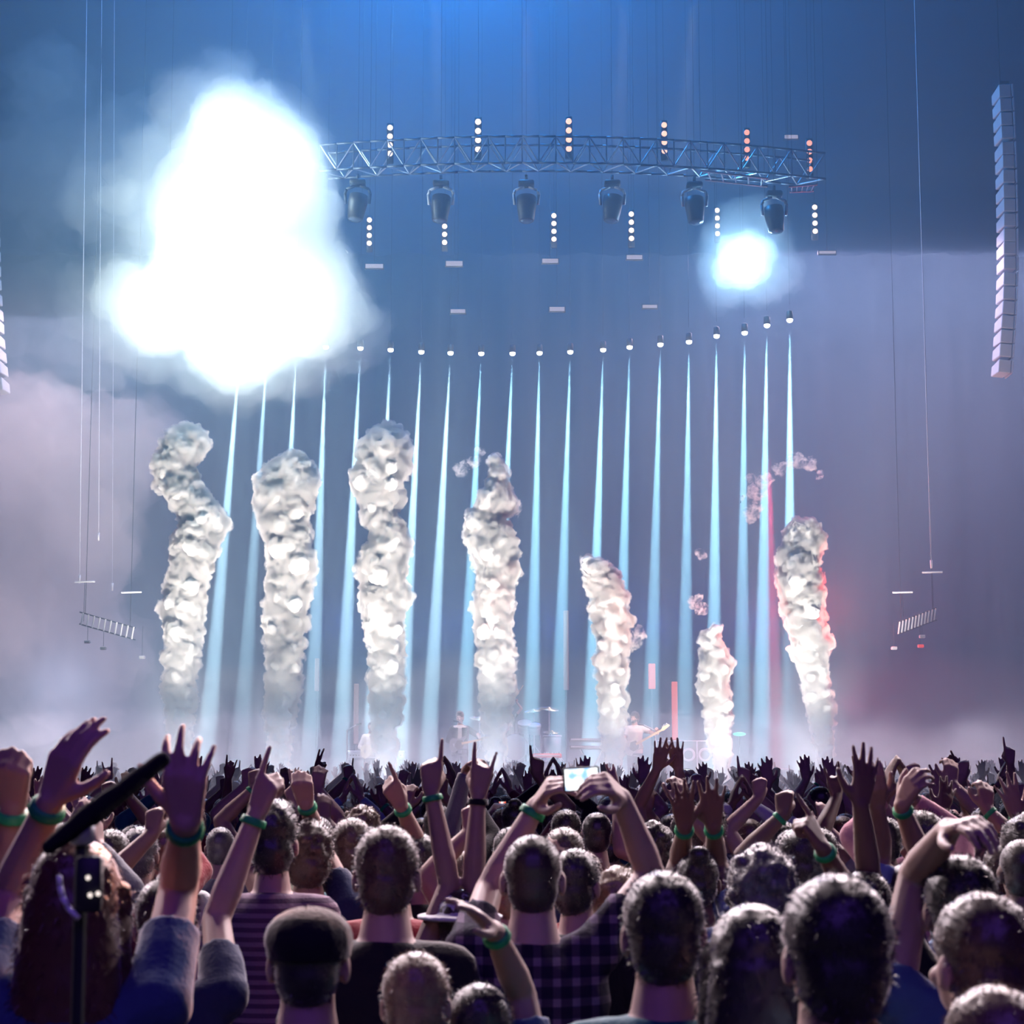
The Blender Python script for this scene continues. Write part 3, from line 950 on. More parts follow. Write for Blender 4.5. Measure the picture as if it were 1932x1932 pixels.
FINGERS = ((.030, 1.00, (.044, .027, .021)), (.010, 1.04, (.049, .031, .022)), (-.011, .99, (.045, .029, .021)), (-.030, .90, (.035, .022, .019)))
# finger curls (index, middle, ring, little), spread, thumb tuck
HANDS = {
    'open': ((.05, .04, .06, .08), 1.5, 0.0), 'relaxed': ((.28, .36, .42, .45), .8, .15), 'claw': ((.50, .46, .48, .42), 1.7, .1),
    'spread': ((.36, .30, .40, .28), 1.7, -.1), 'fist': ((1, 1, 1, 1), .2, 1.0), 'point': ((.02, .95, 1, 1), .4, .85), 'horns': ((.02, .95, 1, .04), .8, .7),
    'peace': ((.03, .03, 1, 1), 1.6, .9), 'flat': ((.12, .10, .12, .15), .35, .2), 'grip': ((.42, .55, .60, .62), .5, .2),
    'pinch': ((.26, .24, .26, .30), .25, -.1), 'droop': ((.45, .62, .7, .75), .6, .3), 'fret': ((.62, .66, .66, .62), .6, .5),
}


def add_hand(sh, W, d, n, right, pose, k=1.0, fat=1.0):
    """Palm, four fingers and a thumb. W wrist, d finger direction, n the way the palm faces."""
    d = unit(d)
    n = unit(n - np.dot(n, d) * d)
    u = np.cross(d, n) * (1 if right else -1)      # towards the thumb
    curls, spread, tuck = HANDS[pose]
    for i, (off, kk, lens) in enumerate(FINGERS):
        m = W + d * .092 * kk * k + u * off * k
        sh.limb(W + u * off * .5 * k + d * .006, m, .0165 * k * fat, .0128 * k * fat)
        a = math.radians((7, 1, -5, -12)[i] * spread)
        fd = d * math.cos(a) + u * math.sin(a)
        tot, p, r = 0.0, m, .0100 * fat
        for j, L in enumerate(lens):
            tot += math.radians((72, 92, 58)[j]) * curls[i]
            q = p + (fd * math.cos(tot) + n * math.sin(tot)) * L * k
            r2 = (.0094, .0084, .0072)[j] * fat * (.88 if i == 3 else 1)
            sh.limb(p, q, r * k * (.9 if i == 3 else 1), r2 * k, n=8)
            p, r = q, r2
    b = W + d * .022 * k + u * .020 * k + n * .006 * k
    t1 = unit(d * .62 + u * .74 * (1 - .55 * max(tuck, 0)) + n * (.22 + .5 * max(tuck, 0)))
    t2 = unit(d * .80 + u * (.52 - 1.15 * tuck) + n * (.2 + .35 * tuck))
    t3 = unit(d * .92 + u * (.30 - 1.5 * tuck) + n * (.2 + .3 * tuck))
    p = b
    for L, dr, r1, r2 in ((.046, t1, .0175, .0135), (.034, t2, .0128, .0112), (.027, t3, .0108, .0085)):
        q = p + dr * L * k
        sh.limb(p, q, r1 * k * fat, r2 * k * fat, n=8)
        p = q


def add_arm(sh, Sh, E, W, k, fat=1.0):
    sh.limb(Sh, E, .052 * k * fat, .041 * k * fat)
    m = E + (W - E) * .28
    sh.limb(E, m, .040 * k * fat, .043 * k * fat)
    sh.limb(m, W, .043 * k * fat, .0275 * k * fat)


def rot_head(yaw, tilt, roll=0.0):
    return np.array(Matrix.Rotation(yaw, 3, 'Z') @ Matrix.Rotation(tilt, 3, 'X') @ Matrix.Rotation(roll, 3, 'Y'))


def add_head(sh, C, k, R3, face=True):
    def e(c, r):
        sh.ellipsoid(C + R3 @ (V3(*c) * k), V3(*r) * k, R3)
    e((0, -.012, .022), (.076, .096, .092))
    e((0, .030, -.040), (.059, .066, .064))
    for s in (-1, 1):
        e((s * .079, -.012, -.010), (.011, .022, .033))
        e((s * .076, -.004, -.028), (.009, .012, .015))
    if face:
        e((0, .052, -.078), (.036, .036, .026))
        e((0, .100, -.012), (.011, .022, .014))
        e((0, .093, .010), (.009, .014, .026))
        e((0, .083, .030), (.050, .018, .012))
        e((0, .086, -.047), (.025, .014, .007))
        e((0, .084, -.058), (.021, .014, .007))
        for s in (-1, 1):
            e((s * .031, .078, .010), (.014, .014, .010))
            e((s * .042, .064, -.022), (.022, .024, .020))


TORSO = [(.80, .150, .105, 0), (.90, .172, .120, 0), (1.00, .160, .112, 0), (1.10, .148, .104, .004), (1.22, .164, .114, .006),
         (1.32, .180, .118, .004), (1.40, .168, .100, -.004), (1.44, .120, .082, -.010), (1.475, .068, .064, -.008), (1.54, .055, .058, .004), (1.60, .052, .054, .014)]
SHOULDER = V3(.178, -.006, 1.395)
HEAD_C = V3(0, .020, 1.632)
M_FOLD = clouds_tex('folds', .11, 2)


def build_body(k, R3, arms, voxel, ratio, fat=1.0, face=True, lean=None, girth=1.0):
    """arms: for each side (right first) None or (shoulder, elbow, wrist, finger dir, palm dir, hand pose), already in local metres."""
    sh = Shape()
    sh.loft([(z * k, rx * k * girth, ry * k * girth, yo * k) for z, rx, ry, yo in TORSO])
    add_head(sh, HEAD_C * k, k, R3, face)
    for right, a in zip((True, False), arms):
        if a is None:
            continue
        Sh, E, W, d, n, pose = a
        sh.limb(V3((.07 if right else -.07) * k, -.006 * k, 1.41 * k), Sh, .056 * k * girth, .058 * k)
        add_arm(sh, Sh, E, W, k, fat)
        add_hand(sh, W, d, n, right, pose, k * 1.02, fat * 1.04)
    if lean is not None:
        bend(sh, lean, k)
    return sh.skin('body', voxel, ratio, 1)


def bend(sh, lean, k):
    pass


def build_shirt(k, arms, sleeve, girth=1.0, voxel=.013, ratio=.5, collar=1.475):
    """sleeve: 0..1 share of the upper arm, 2 = to the wrist."""
    sh = Shape()
    g = girth
    lv = [(.84, .186, .136, 0), (.95, .182, .132, 0), (1.08, .166, .122, .002), (1.22, .178, .128, .004), (1.32, .194, .132, .002), (1.40, .182, .115, -.004),
          (1.437, .128, .092, -.010), (collar, .074, .072, -.008)]
    sh.loft([(z * k, rx * k * g, ry * k * g, yo * k) for z, rx, ry, yo in lv])
    for right, a in zip((True, False), arms):
        if a is None:
            continue
        Sh, E, W = a[:3]
        sh.limb(V3((.07 if right else -.07) * k, -.006 * k, 1.405 * k), Sh, .068 * k * g, .071 * k)
        if sleeve >= 2:
            sh.limb(Sh, E, .069 * k, .055 * k)
            sh.limb(E, E + (W - E) * .93, .056 * k, .040 * k, flat_end=True)
        else:
            sh.limb(Sh, Sh + (E - Sh) * sleeve, .068 * k, .062 * k, flat_end=True)
    return sh.skin('shirt', voxel, ratio, 1, (M_FOLD, .016))


def two_bone(Sh, W, L1, L2, pole):
    """Elbow for a wrist target, the wrist pulled in when it is out of reach."""
    v = W - Sh
    D = np.linalg.norm(v)
    if D > (L1 + L2) * .985:
        W = Sh + v * ((L1 + L2) * .985 / D)
        v = W - Sh
        D = np.linalg.norm(v)
    a = (L1 * L1 - L2 * L2 + D * D) / (2 * D)
    h = math.sqrt(max(L1 * L1 - a * a, 0))
    d = v / D
    p = unit(pole - np.dot(pole, d) * d)
    return Sh + d * a + p * h, W


def arm_free(k, right, W, pole, d, n, pose, lift=.05):
    """An arm reaching for a wrist point (metres for a 1.75 m figure), right side written; mirrored for the left."""
    m = V3(1 if right else -1, 1, 1)
    Sh = (SHOULDER + V3(-.012, 0, lift)) * m * k
    E, W = two_bone(Sh, V3(*W) * m * k, .300 * k, .265 * k, V3(*pole) * m)
    return (Sh, E, W, V3(*d) * m, V3(*n) * m, pose)


REST = {  # arms of the fill crowd: wrist, elbow pole, finger direction, palm direction, lift
    'up': ((.22, .12, 1.86), (1, -.2, 0), (.05, .15, 1), (0, 1, -.1), .06), 'high': ((.14, .08, 1.90), (1, 0, 0), (-.05, .1, 1), (0, 1, -.1), .07),
    'out': ((.42, .14, 1.78), (.3, -.5, -1), (.35, .15, 1), (0, 1, -.2), .05), 'bent': ((.25, .22, 1.72), (1, -.2, -.6), (-.1, .2, 1), (0, 1, 0), .04),
    'fore': ((.12, .42, 1.72), (1, 0, -.6), (-.1, .5, 1), (0, .9, -.5), .05), 'clap': ((.07, .24, 1.84), (1, 0, -.3), (-.25, .1, 1), (-1, .2, 0), .06),
    'down': ((.24, .04, .86), (1, -.6, 0), (0, .1, -1), (-1, 0, 0), 0),
}


def rest_arm(k, right, name, pose):
    W, pole, d, n, lift = REST[name]
    return arm_free(k, right, W, pole, d, n, pose, lift)


# ---- shared garments and hair, built once for a 1.75 m figure
def trousers_mesh(stance=.09, knee=.0):
    sh = Shape()
    sh.loft([(.80, .176, .122, 0), (.90, .182, .128, 0), (.98, .172, .122, 0)])
    for s in (-1, 1):
        sh.limb((s * .09, 0, .86), (s * (stance + .01), .01 + knee, .48), .095, .068)
        sh.limb((s * (stance + .01), .01 + knee, .48), (s * (stance + .02), -.02, .012), .068, .055, flat_end=True)
    return sh.skin('trousers', .02, .4, 1)


def shoe_mesh():
    sh = Shape()
    sh.limb((0, -.06, .038), (0, .12, .030), .038, .034)
    sh.limb((0, -.05, .05), (0, -.045, .10), .042, .045)
    return sh.skin('shoe', .014, .6, 1)


def strands(V, N, n, L, droop, wid, rj, keep):
    """Thin hair wedges that stand off a scalp surface; returns vertices and faces."""
    out, F = [], []
    idx = [i for i in range(len(V)) if keep(V[i])]
    for _ in range(n):
        i = rj.choice(idx)
        p = np.array(V[i])
        d = unit(np.array(N[i]) + V3(rj.gauss(0, .45), rj.gauss(0, .45), rj.gauss(0, .45)) - V3(0, 0, droop))
        l = L * rj.uniform(.4, 1.25)
        s = unit(np.cross(d, V3(rj.gauss(0, 1), rj.gauss(0, 1), rj.gauss(0, 1)))) * wid
        mid = p + d * l * .6
        tip = p + d * l + V3(0, 0, -droop * l * .5)
        b = len(out)
        out += [p - s, p + s, mid + s * .7, mid - s * .7, tip]
        F += [(b, b + 1, b + 2, b + 3), (b + 3, b + 2, b + 4)]
    return out, F


def hair_mesh(style, seed=1):
    """Hair round the head centre (origin), face towards +y."""
    rj = random.Random(seed)
    sh = Shape()
    bump, n, L, droop, wid = .012, 1500, .013, .25, .0011
    if style == 'crop':
        sh.ellipsoid((0, -.020, .034), (.080, .095, .087)), sh.ellipsoid((0, -.046, -.020), (.070, .064, .072))
        bump, L, n = .004, .007, 1300
    elif style == 'short':
        sh.ellipsoid((0, -.016, .040), (.086, .102, .092)), sh.ellipsoid((0, -.046, -.018), (.075, .070, .086))
    elif style == 'tall':
        sh.ellipsoid((0, -.012, .060), (.087, .104, .100)), sh.ellipsoid((0, -.046, -.022), (.077, .071, .088)), sh.ellipsoid((0, .03, .115), (.066, .07, .045))
        bump, L = .018, .020
    elif style == 'curly':
        sh.ellipsoid((0, -.016, .046), (.098, .112, .100)), sh.ellipsoid((0, -.050, -.020), (.090, .080, .092))
        for _ in range(80):
            v = unit(V3(rj.gauss(0, 1), rj.gauss(-.35, 1), rj.gauss(.5, 1)))
            if v[1] > .35 and v[2] < .45:
                continue
            sh.ellipsoid(V3(0, -.022, .036) + v * V3(.092, .106, .100), V3(1, 1, 1) * rj.uniform(.014, .026), n=8, m=5)
        bump, L, n, droop = .014, .018, 1800, -.1
    elif style == 'long':
        sh.ellipsoid((0, -.016, .040), (.088, .104, .093)), sh.ellipsoid((0, -.052, -.030), (.088, .076, .10))
        sh.loft([(-.34, .085, .030, -.085), (-.26, .100, .046, -.080), (-.15, .104, .062, -.064), (-.05, .096, .078, -.050), (.02, .088, .085, -.040)])
        for s in (-1, 1):
            sh.limb((s * .078, .012, .02), (s * .092, -.020, -.20), .030, .024)
        L, droop, n = .020, .7, 1700
    elif style == 'bun':
        sh.ellipsoid((0, -.016, .036), (.083, .100, .088)), sh.ellipsoid((0, -.046, -.015), (.073, .068, .078))
        sh.ellipsoid((0, -.085, .105), (.042, .040, .038))
    me = sh.skin('hair', .0085, .55, 1, (T_HAIR, bump))
    V = np.array([v.co for v in me.vertices])
    N = np.array([v.normal for v in me.vertices])
    SV, SF = strands(V, N, n, L, droop, wid, rj, lambda p: not (p[1] > .03 and p[2] < .05))
    allV = [tuple(v) for v in V] + [tuple(v) for v in SV]
    allF = [tuple(p.vertices) for p in me.polygons] + [tuple(i + len(V) for i in f) for f in SF]
    bpy.data.meshes.remove(me)
    return from_arrays('hair', allV, allF)


T_HAIR = clouds_tex('hair_lumps', .028, 2)


def cap_mesh():
    sh = Shape()
    sh.ellipsoid((0, -.014, .052), (.097, .116, .070))
    sh.loft([(.010, .089, .104, -.014), (.035, .092, .108, -.014), (.06, .094, .110, -.014)])
    sh.limb((-.04, .10, .022), (.04, .10, .022), .018, .018)
    sh.ellipsoid((0, .118, .020), (.062, .046, .010))
    return sh.skin('flat_cap', .008, .5, 2)


def sunhat_mesh():
    sh = Shape()
    sh.ellipsoid((0, -.012, .050), (.086, .104, .080))
    sh.loft([(.026, .150, .165, -.01), (.036, .160, .176, -.01), (.043, .150, .165, -.01)], n=28)
    return sh.skin('brimmed_hat', .008, .5, 1)


def hood_mesh():
    sh = Shape()
    sh.ellipsoid((0, -.020, .026), (.105, .122, .108))
    sh.ellipsoid((0, -.040, -.05), (.096, .100, .105))
    sh.loft([(-.20, .120, .100, -.02), (-.14, .098, .088, -.026), (-.08, .094, .090, -.03)])
    return sh.skin('knit_hood', .010, .5, 2, (T_HAIR, .006))


TROUSERS, SHOE = trousers_mesh(), shoe_mesh()
HAIRS = {s: hair_mesh(s, i + 1) for i, s in enumerate(('crop', 'short', 'tall', 'curly', 'long', 'bun'))}
HATS = {'flat_cap': cap_mesh(), 'brimmed_hat': sunhat_mesh(), 'knit_hood': hood_mesh()}

SKIN = [mat('skin_' + n, c, .55, .35, var=.10, scale=9, sheen=.15, trans=(.55, .10, .06, .035)) for n, c in
        (('fair', (.42, .26, .22)), ('tan', (.31, .19, .155)), ('brown', (.16, .095, .075)))]
HAIR_M = {n: mat('hair_' + n, c, .45, .7, var=.35, scale=40, sheen=.6) for n, c in
          (('black', (.014, .012, .014)), ('brown', (.030, .020, .016)), ('blond', (.17, .11, .062)), ('red', (.085, .025, .016)), ('grey', (.10, .098, .10)), ('chestnut', (.055, .032, .022)))}
CLOTH_C = {'navy': (.020, .028, .070), 'black': (.014, .014, .018), 'grey': (.14, .14, .16), 'white': (.60, .60, .62), 'teal': (.020, .105, .130),
           'red': (.26, .03, .04), 'denim': (.050, .085, .170), 'olive': (.07, .08, .045), 'maroon': (.12, .025, .045), 'pale blue': (.22, .32, .46), 'pink': (.42, .20, .24)}
CLOTH = {n: mat('cloth_' + n.replace(' ', '_'), c, .9, .1, var=.15, scale=14, bump=.25, bscale=90, sheen=.45) for n, c in CLOTH_C.items()}
M_BAND = mat('wristband_green', (.015, .26, .10), .5, .3)
M_SHOE = mat('shoe_dark', (.02, .02, .022), .7)


def stripes(name, c1, c2, freq, duty=.5, plaid=False):
    m = mat(name, c1, .9, .1, var=.05, bump=.25, bscale=90)
    nt = m.node_tree
    b = nt.nodes['Principled BSDF']
    tc = nt.nodes.new('ShaderNodeTexCoord')
    sp = nt.nodes.new('ShaderNodeSeparateXYZ')
    nt.links.new(tc.outputs['Object'], sp.inputs[0])

    def band(ch, f):
        mu = nt.nodes.new('ShaderNodeMath'); mu.operation = 'MULTIPLY'; mu.inputs[1].default_value = f
        fr = nt.nodes.new('ShaderNodeMath'); fr.operation = 'FRACT'
        lt = nt.nodes.new('ShaderNodeMath'); lt.operation = 'LESS_THAN'; lt.inputs[1].default_value = duty
        nt.links.new(sp.outputs[ch], mu.inputs[0]); nt.links.new(mu.outputs[0], fr.inputs[0]); nt.links.new(fr.outputs[0], lt.inputs[0])
        return lt
    z = band(2, freq)
    mx = nt.nodes.new('ShaderNodeMix'); mx.data_type = 'RGBA'
    mx.inputs[6].default_value, mx.inputs[7].default_value = (*c1, 1), (*c2, 1)
    if plaid:
        x = band(0, freq)
        ad = nt.nodes.new('ShaderNodeMath'); ad.operation = 'ADD'
        nt.links.new(z.outputs[0], ad.inputs[0]); nt.links.new(x.outputs[0], ad.inputs[1])
        hf = nt.nodes.new('ShaderNodeMath'); hf.operation = 'POWER'
        h2 = nt.nodes.new('ShaderNodeMath'); h2.operation = 'MULTIPLY'; h2.inputs[1].default_value = .5
        nt.links.new(ad.outputs[0], h2.inputs[0]); nt.links.new(h2.outputs[0], hf.inputs[0]); hf.inputs[1].default_value = 2.2
        nt.links.new(hf.outputs[0], mx.inputs[0])
    else:
        nt.links.new(z.outputs[0], mx.inputs[0])
    nt.links.new(mx.outputs[2], b.inputs['Base Color'])
    return m


CLOTH['navy striped'] = stripes('cloth_navy_stripe', (.016, .02, .045), (.17, .19, .24), 24, .45)
CLOTH['grey striped'] = stripes('cloth_grey_stripe', (.09, .06, .09), (.22, .16, .20), 30, .5)
CLOTH['plaid'] = stripes('cloth_plaid', (.014, .010, .026), (.15, .11, .165), 19, .40, plaid=True)


def band(root, W, E, k, m=None, name='wristband', r=.034, h=.022):
    """A ring round the forearm just below the wrist."""
    d = unit(E - W)
    bm = bmesh.new()
    q = Vector(d).to_track_quat('Z', 'Y').to_matrix().to_4x4()
    lathe(bm, [(r * k, 0), (r * 1.08 * k, h * .2 * k), (r * 1.13 * k, h * .8 * k), (r * 1.08 * k, h * k)], 14, Matrix.Translation(W + d * .012) @ q)
    return obj(name, bm, m or M_BAND, root)


def dress(root, k, R3, hair, hair_col, hat=None, hat_mat=None, legs=True, trousers='navy', hw=1.0):
    M = Matrix.Translation(HEAD_C * k) @ Matrix(R3).to_4x4()
    if hair:
        o = obj('hair', HAIRS[hair], None, root)
        o.matrix_local = M @ Matrix.Scale(k * hw, 4)
        own(o, HAIR_M[hair_col])
    if hat:
        o = obj(hat, HATS[hat], None, root)
        o.matrix_local = M @ Matrix.Scale(k * hw, 4)
        own(o, hat_mat)
    if legs:
        o = obj('trousers', TROUSERS, None, root)
        o.scale = (k, k, k)
        own(o, CLOTH[trousers])
        for s in (-1, 1):
            o = obj('shoe', SHOE, None, root)
            o.location = (s * .11 * k, 0, 0)
            o.scale = (k, k, k)
            own(o, M_SHOE)




# ---- people placed where the photograph shows them
def on_ray(px, py, C0, L, far=True):
    """The point on a pixel's line of sight that lies L from C0 (the nearest point of the line when none does)."""
    d = np.array(ray(px, py).normalized())
    o = np.array(CAM)
    b = np.dot(C0 - o, d)
    q = o + d * b
    h2 = L * L - np.dot(q - C0, q - C0)
    t = b + (math.sqrt(h2) if far else -math.sqrt(h2)) if h2 > 0 else b
    p = o + d * t
    v = p - C0
    D = np.linalg.norm(v)
    return p if D < L * 1.3 else C0 + v * (L * 1.3 / D)


def fit(hx, htop, hw, wide=.172, tall=.132):
    """Depth and body scale from the head a pixel box shows."""
    k = 1.0
    for _ in range(6):
        Y = wide * k * FPX / hw
        k = P(hx, htop, Y).z / (HEAD_C[2] + tall)
        k = min(max(k, .86), 1.12)
    return Y, k


NEAR = []


def near_person(label, hx, htop, hw, shirt, hair='short', hair_col='black', skin=0, arms=(None, None), sleeve=.55, hat=None, hat_mat=None,
                yaw=0.0, tilt=0.0, girth=1.0, bands=(), group='audience in the front rows', Yk=None, voxel=.0065, hw_k=1.0, body_yaw=0.0):
    """arms: right and left, each None (hanging) or (elbow px, wrist px, tip px, palm, pose, far flags)."""
    Y, k = Yk or fit(hx, htop, hw)
    C = P(hx, htop, Y)
    base = Vector((C.x, Y, 0))
    root = empty('person', base, label, 'person', group)
    b0 = np.array(base)
    R3 = rot_head(yaw, tilt)
    A = []
    for right, a in zip((True, False), arms):
        if a is None:
            A.append(rest_arm(k, right, 'down', 'relaxed'))
            continue
        m = V3(1 if right else -1, 1, 1)
        Sh = (SHOULDER + V3(-.012, 0, .055)) * m * k
        e, wr, tip, palm, pose = a[:5]
        f = a[5] if len(a) > 5 else (True, False, False)
        E = on_ray(*e, Sh + b0, .30 * k, f[0]) - b0
        W = on_ray(*wr, E + b0, .265 * k, f[1]) - b0
        T = on_ray(*tip, W + b0, .175 * k, f[2]) - b0
        A.append((Sh, E, W, unit(T - W), V3(*palm), pose))
    girls = girth
    obj('body', build_body(k, R3, A, voxel, .30, girth=girls), SKIN[skin], root)
    obj('shirt', build_shirt(k, A, sleeve, girth), CLOTH[shirt], root)
    for bnd in bands:
        s, m = (bnd, M_BAND) if not isinstance(bnd, tuple) else bnd
        band(root, A[s][2], A[s][1], k, m)
    dress(root, k, R3, hair, hair_col, hat, hat_mat, hw=hw_k)
    NEAR.append((base.x, base.y))
    return root, A, k


# ---------------------------------------------------------------- the front of the crowd, person by person
FWD, BACK = (0, 1, 0), (0, -1, 0)
N = near_person
N('person at the left edge showing only a raised fist with a green wristband', -75, 1625, 150, 'maroon', 'short', 'brown', 1,
  arms=(((2, 1730), (24, 1520), (18, 1390), (0, 1, -.2), 'fist'), None), bands=(0,))
N('long-haired person with both arms raised high under the black boom', 143, 1580, 165, 'denim', 'long', 'red', 0,  # red hair colour stands in for orange rim light on dark hair
  arms=(((338, 1668), (350, 1552), (346, 1390), (0, 1, 0), 'spread', (True, False, False)), ((18, 1690), (96, 1510), (150, 1360), (.5, .8, 0), 'pinch')), sleeve=.6,
  bands=((0, None), (1, None)))
N('dark-shirted person pointing up beside the long-haired one', 312, 1655, 118, 'navy', 'short', 'brown', 0,
  arms=(((408, 1735), (484, 1535), (522, 1425), (.5, .8, 0), 'point'), None), bands=(0,), yaw=.2)
N('tall man with upright dark hair and a grey striped shirt', 516, 1522, 92, 'grey striped', 'tall', 'black', 0)
N('curly-haired person holding up a fist between the tall man and the tousled man', 583, 1556, 84, 'navy', 'curly', 'chestnut', 0,
  arms=(((608, 1605), (577, 1515), (563, 1445), (0, 1, 0), 'fist'), None), bands=(0,))
N('man in a dark flat cap and navy striped shirt', 583, 1700, 150, 'navy striped', 'crop', 'black', 0, hat='flat_cap', hat_mat=CLOTH['black'], girth=1.06)
N('tousle-haired man in a black T-shirt, seen squarely from behind', 730, 1556, 124, 'black', 'short', 'chestnut', 0, girth=1.06)
N('person in a white-brimmed hat with both arms straight up, pointing and making horns', 868, 1678, 88, 'pink', 'short', 'brown', 1,
  arms=(((893, 1665), (902, 1500), (916, 1405), (0, 1, 0), 'horns'), ((848, 1670), (813, 1490), (816, 1375), (0, 1, 0), 'point')),
  sleeve=.3, hat='brimmed_hat', hat_mat=CLOTH['white'], bands=((0, CLOTH['black']), 1))
N('short person with a bent bare arm in front of the plaid shirt', 905, 1905, 120, 'denim', 'short', 'black', 1,
  arms=(((984, 1875), (932, 1755), (862, 1690), (-.3, .2, -1), 'flat'), None), sleeve=.75, bands=(0,))
PHONER = N('man in a plaid shirt filming with a phone held up in both hands', 1005, 1566, 120, 'plaid', 'crop', 'brown', 0,
           arms=(((1228, 1650), (1172, 1505), (1122, 1455), (-.75, .2, -.45), 'grip'), ((922, 1680), (1012, 1520), (1058, 1450), (.75, .2, -.45), 'grip')), bands=(1,), girth=1.08)
N('dark-haired person looking over the shoulder of the phone-filming man', 1088, 1600, 92, 'black', 'short', 'black', 0, yaw=-.35)
N('man with thick dark hair in a teal shirt', 1252, 1642, 156, 'teal', 'short', 'black', 0, girth=1.08)
N('short fair-haired person low in front of the black T-shirt', 785, 1795, 128, 'grey', 'short', 'blond', 0)
N('person with a large dark round head and navy jacket, nearest the camera', 1575, 1652, 200, 'navy', 'short', 'black', 0, girth=1.12, sleeve=2, yaw=.12, hw_k=1.03)
N('long black-haired person between the teal shirt and the large round head', 1420, 1705, 160, 'black', 'long', 'black', 0, girth=1.1)
N('dark-haired man with a pale blue collar at the right edge', 1850, 1682, 180, 'pale blue', 'short', 'chestnut', 0, yaw=.3, girth=1.05)
N('person with an arm folded over the head behind the pale blue collar', 1812, 1612, 140, 'denim', 'short', 'black', 1,
  arms=(None, ((1728, 1650), (1790, 1565), (1862, 1545), (.2, .3, -1), 'relaxed')), sleeve=.2)
N('blond person at the bottom right corner', 1872, 1858, 185, 'maroon', 'short', 'blond', 0, yaw=.3)
N('curly grey-haired person under the green-banded pointing hand', 1434, 1607, 112, 'olive', 'curly', 'grey', 0)
N('dark-haired person behind the pointing hand with a green band', 1512, 1560, 92, 'navy', 'short', 'black', 0)
N('person with one arm straight up behind the large round dark head', 1632, 1640, 98, 'black', 'short', 'brown', 2,
  arms=(((1640, 1655), (1624, 1520), (1640, 1385), (-.4, .9, 0), 'open'), ((1602, 1690), (1552, 1600), (1500, 1510), (-.4, .5, -.6), 'point')), bands=(1,))
N('person with curled fingers hooked over, right of the tall raised arm', 1712, 1628, 88, 'pale blue', 'short', 'brown', 1,
  arms=(((1735, 1610), (1700, 1520), (1742, 1440), (.3, .7, -.6), 'claw'), ((1662, 1610), (1655, 1520), (1650, 1460), (0, 1, 0), 'relaxed')), sleeve=.9, bands=(0,))
N('fair curly-haired person between the plaid and the teal shirt', 1168, 1645, 82, 'white', 'curly', 'blond', 0, yaw=-.5)
N('man with a shaved round head under the filmed phone screen', 1126, 1528, 62, 'maroon', 'crop', 'black', 1)
N('brown-haired person just left of the shaved round head', 1068, 1526, 58, 'grey', 'short', 'brown', 0)
N('tousled person half hidden behind the phone-filming man', 1064, 1560, 80, 'navy', 'short', 'chestnut', 0)
N('dark-haired person close behind the left ear of the black T-shirt man', 664, 1542, 80, 'teal', 'short', 'chestnut', 0)
N('person in a white headband beside the long-haired one', 270, 1572, 62, 'white', 'crop', 'brown', 0)
N('brown-haired person directly behind the black boom', 210, 1564, 78, 'black', 'short', 'brown', 0)
N('person with a shaved head and grey shirt right of the raised claw hand', 416, 1556, 58, 'grey', 'crop', 'grey', 0)
N('person pointing left over the tousle-haired man', 792, 1572, 76, 'black', 'short', 'black', 1,
  arms=(None, ((790, 1600), (757, 1520), (722, 1452), (0, 1, 0), 'point')), bands=(1,))
N('person whose hand droops over at the wrist, left of the horns hand', 836, 1560, 60, 'grey', 'short', 'brown', 1,
  arms=(((848, 1570), (880, 1452), (905, 1425), (0, .5, -1), 'droop'), None), sleeve=2)
N('person stretching both hands together above the speaker cabinet', 1268, 1535, 54, 'maroon', 'short', 'black', 1,
  arms=(((1296, 1530), (1280, 1450), (1272, 1400), (0, 1, 0), 'open'), ((1205, 1520), (1240, 1450), (1252, 1400), (.2, 1, 0), 'open')))
N('person with pinned-up hair spreading both open hands below the shortest jet', 1316, 1600, 84, 'pale blue', 'bun', 'black', 2,
  arms=(((1352, 1625), (1346, 1560), (1342, 1480), (0, 1, 0), 'open'), ((1282, 1625), (1292, 1560), (1286, 1485), (0, 1, 0), 'open')), bands=(0, 1))
N('person under the large round head and shoulder of the folded arm', 1890, 1592, 72, 'black', 'short', 'chestnut', 1)
N('person reaching up with a spread hand at the right edge', 1925, 1600, 70, 'red', 'short', 'brown', 1,
  arms=(None, ((1925, 1590), (1918, 1540), (1898, 1470), (0, 1, 0), 'open')), bands=(1,))
N('person making horns right of the tallest left smoke jet', 422, 1505, 40, 'navy', 'short', 'black', 1,
  arms=(((428, 1510), (431, 1466), (437, 1430), (0, 1, 0), 'horns'), None))
N('person with a thumb-out hand and dark cuff left of the third jet', 585, 1487, 42, 'black', 'crop', 'black', 2,
  arms=(((583, 1495), (596, 1462), (612, 1415), (.5, .8, 0), 'peace'), None), sleeve=2)
N('person in a dark cap above the green-banded raised wrist', 1543, 1480, 46, 'white', 'crop', 'black', 1, yaw=1.2)
N('person with a long arm slanting left and a hooked finger at the right', 1842, 1520, 44, 'white', 'short', 'brown', 1,
  arms=(None, ((1838, 1505), (1805, 1455), (1786, 1424), (.3, .8, 0), 'horns')), sleeve=.3)
N('person with one straight arm and a raised finger near the right edge', 1905, 1510, 44, 'white', 'short', 'brown', 0,
  arms=(((1912, 1500), (1906, 1440), (1902, 1385), (0, 1, 0), 'point'), None))

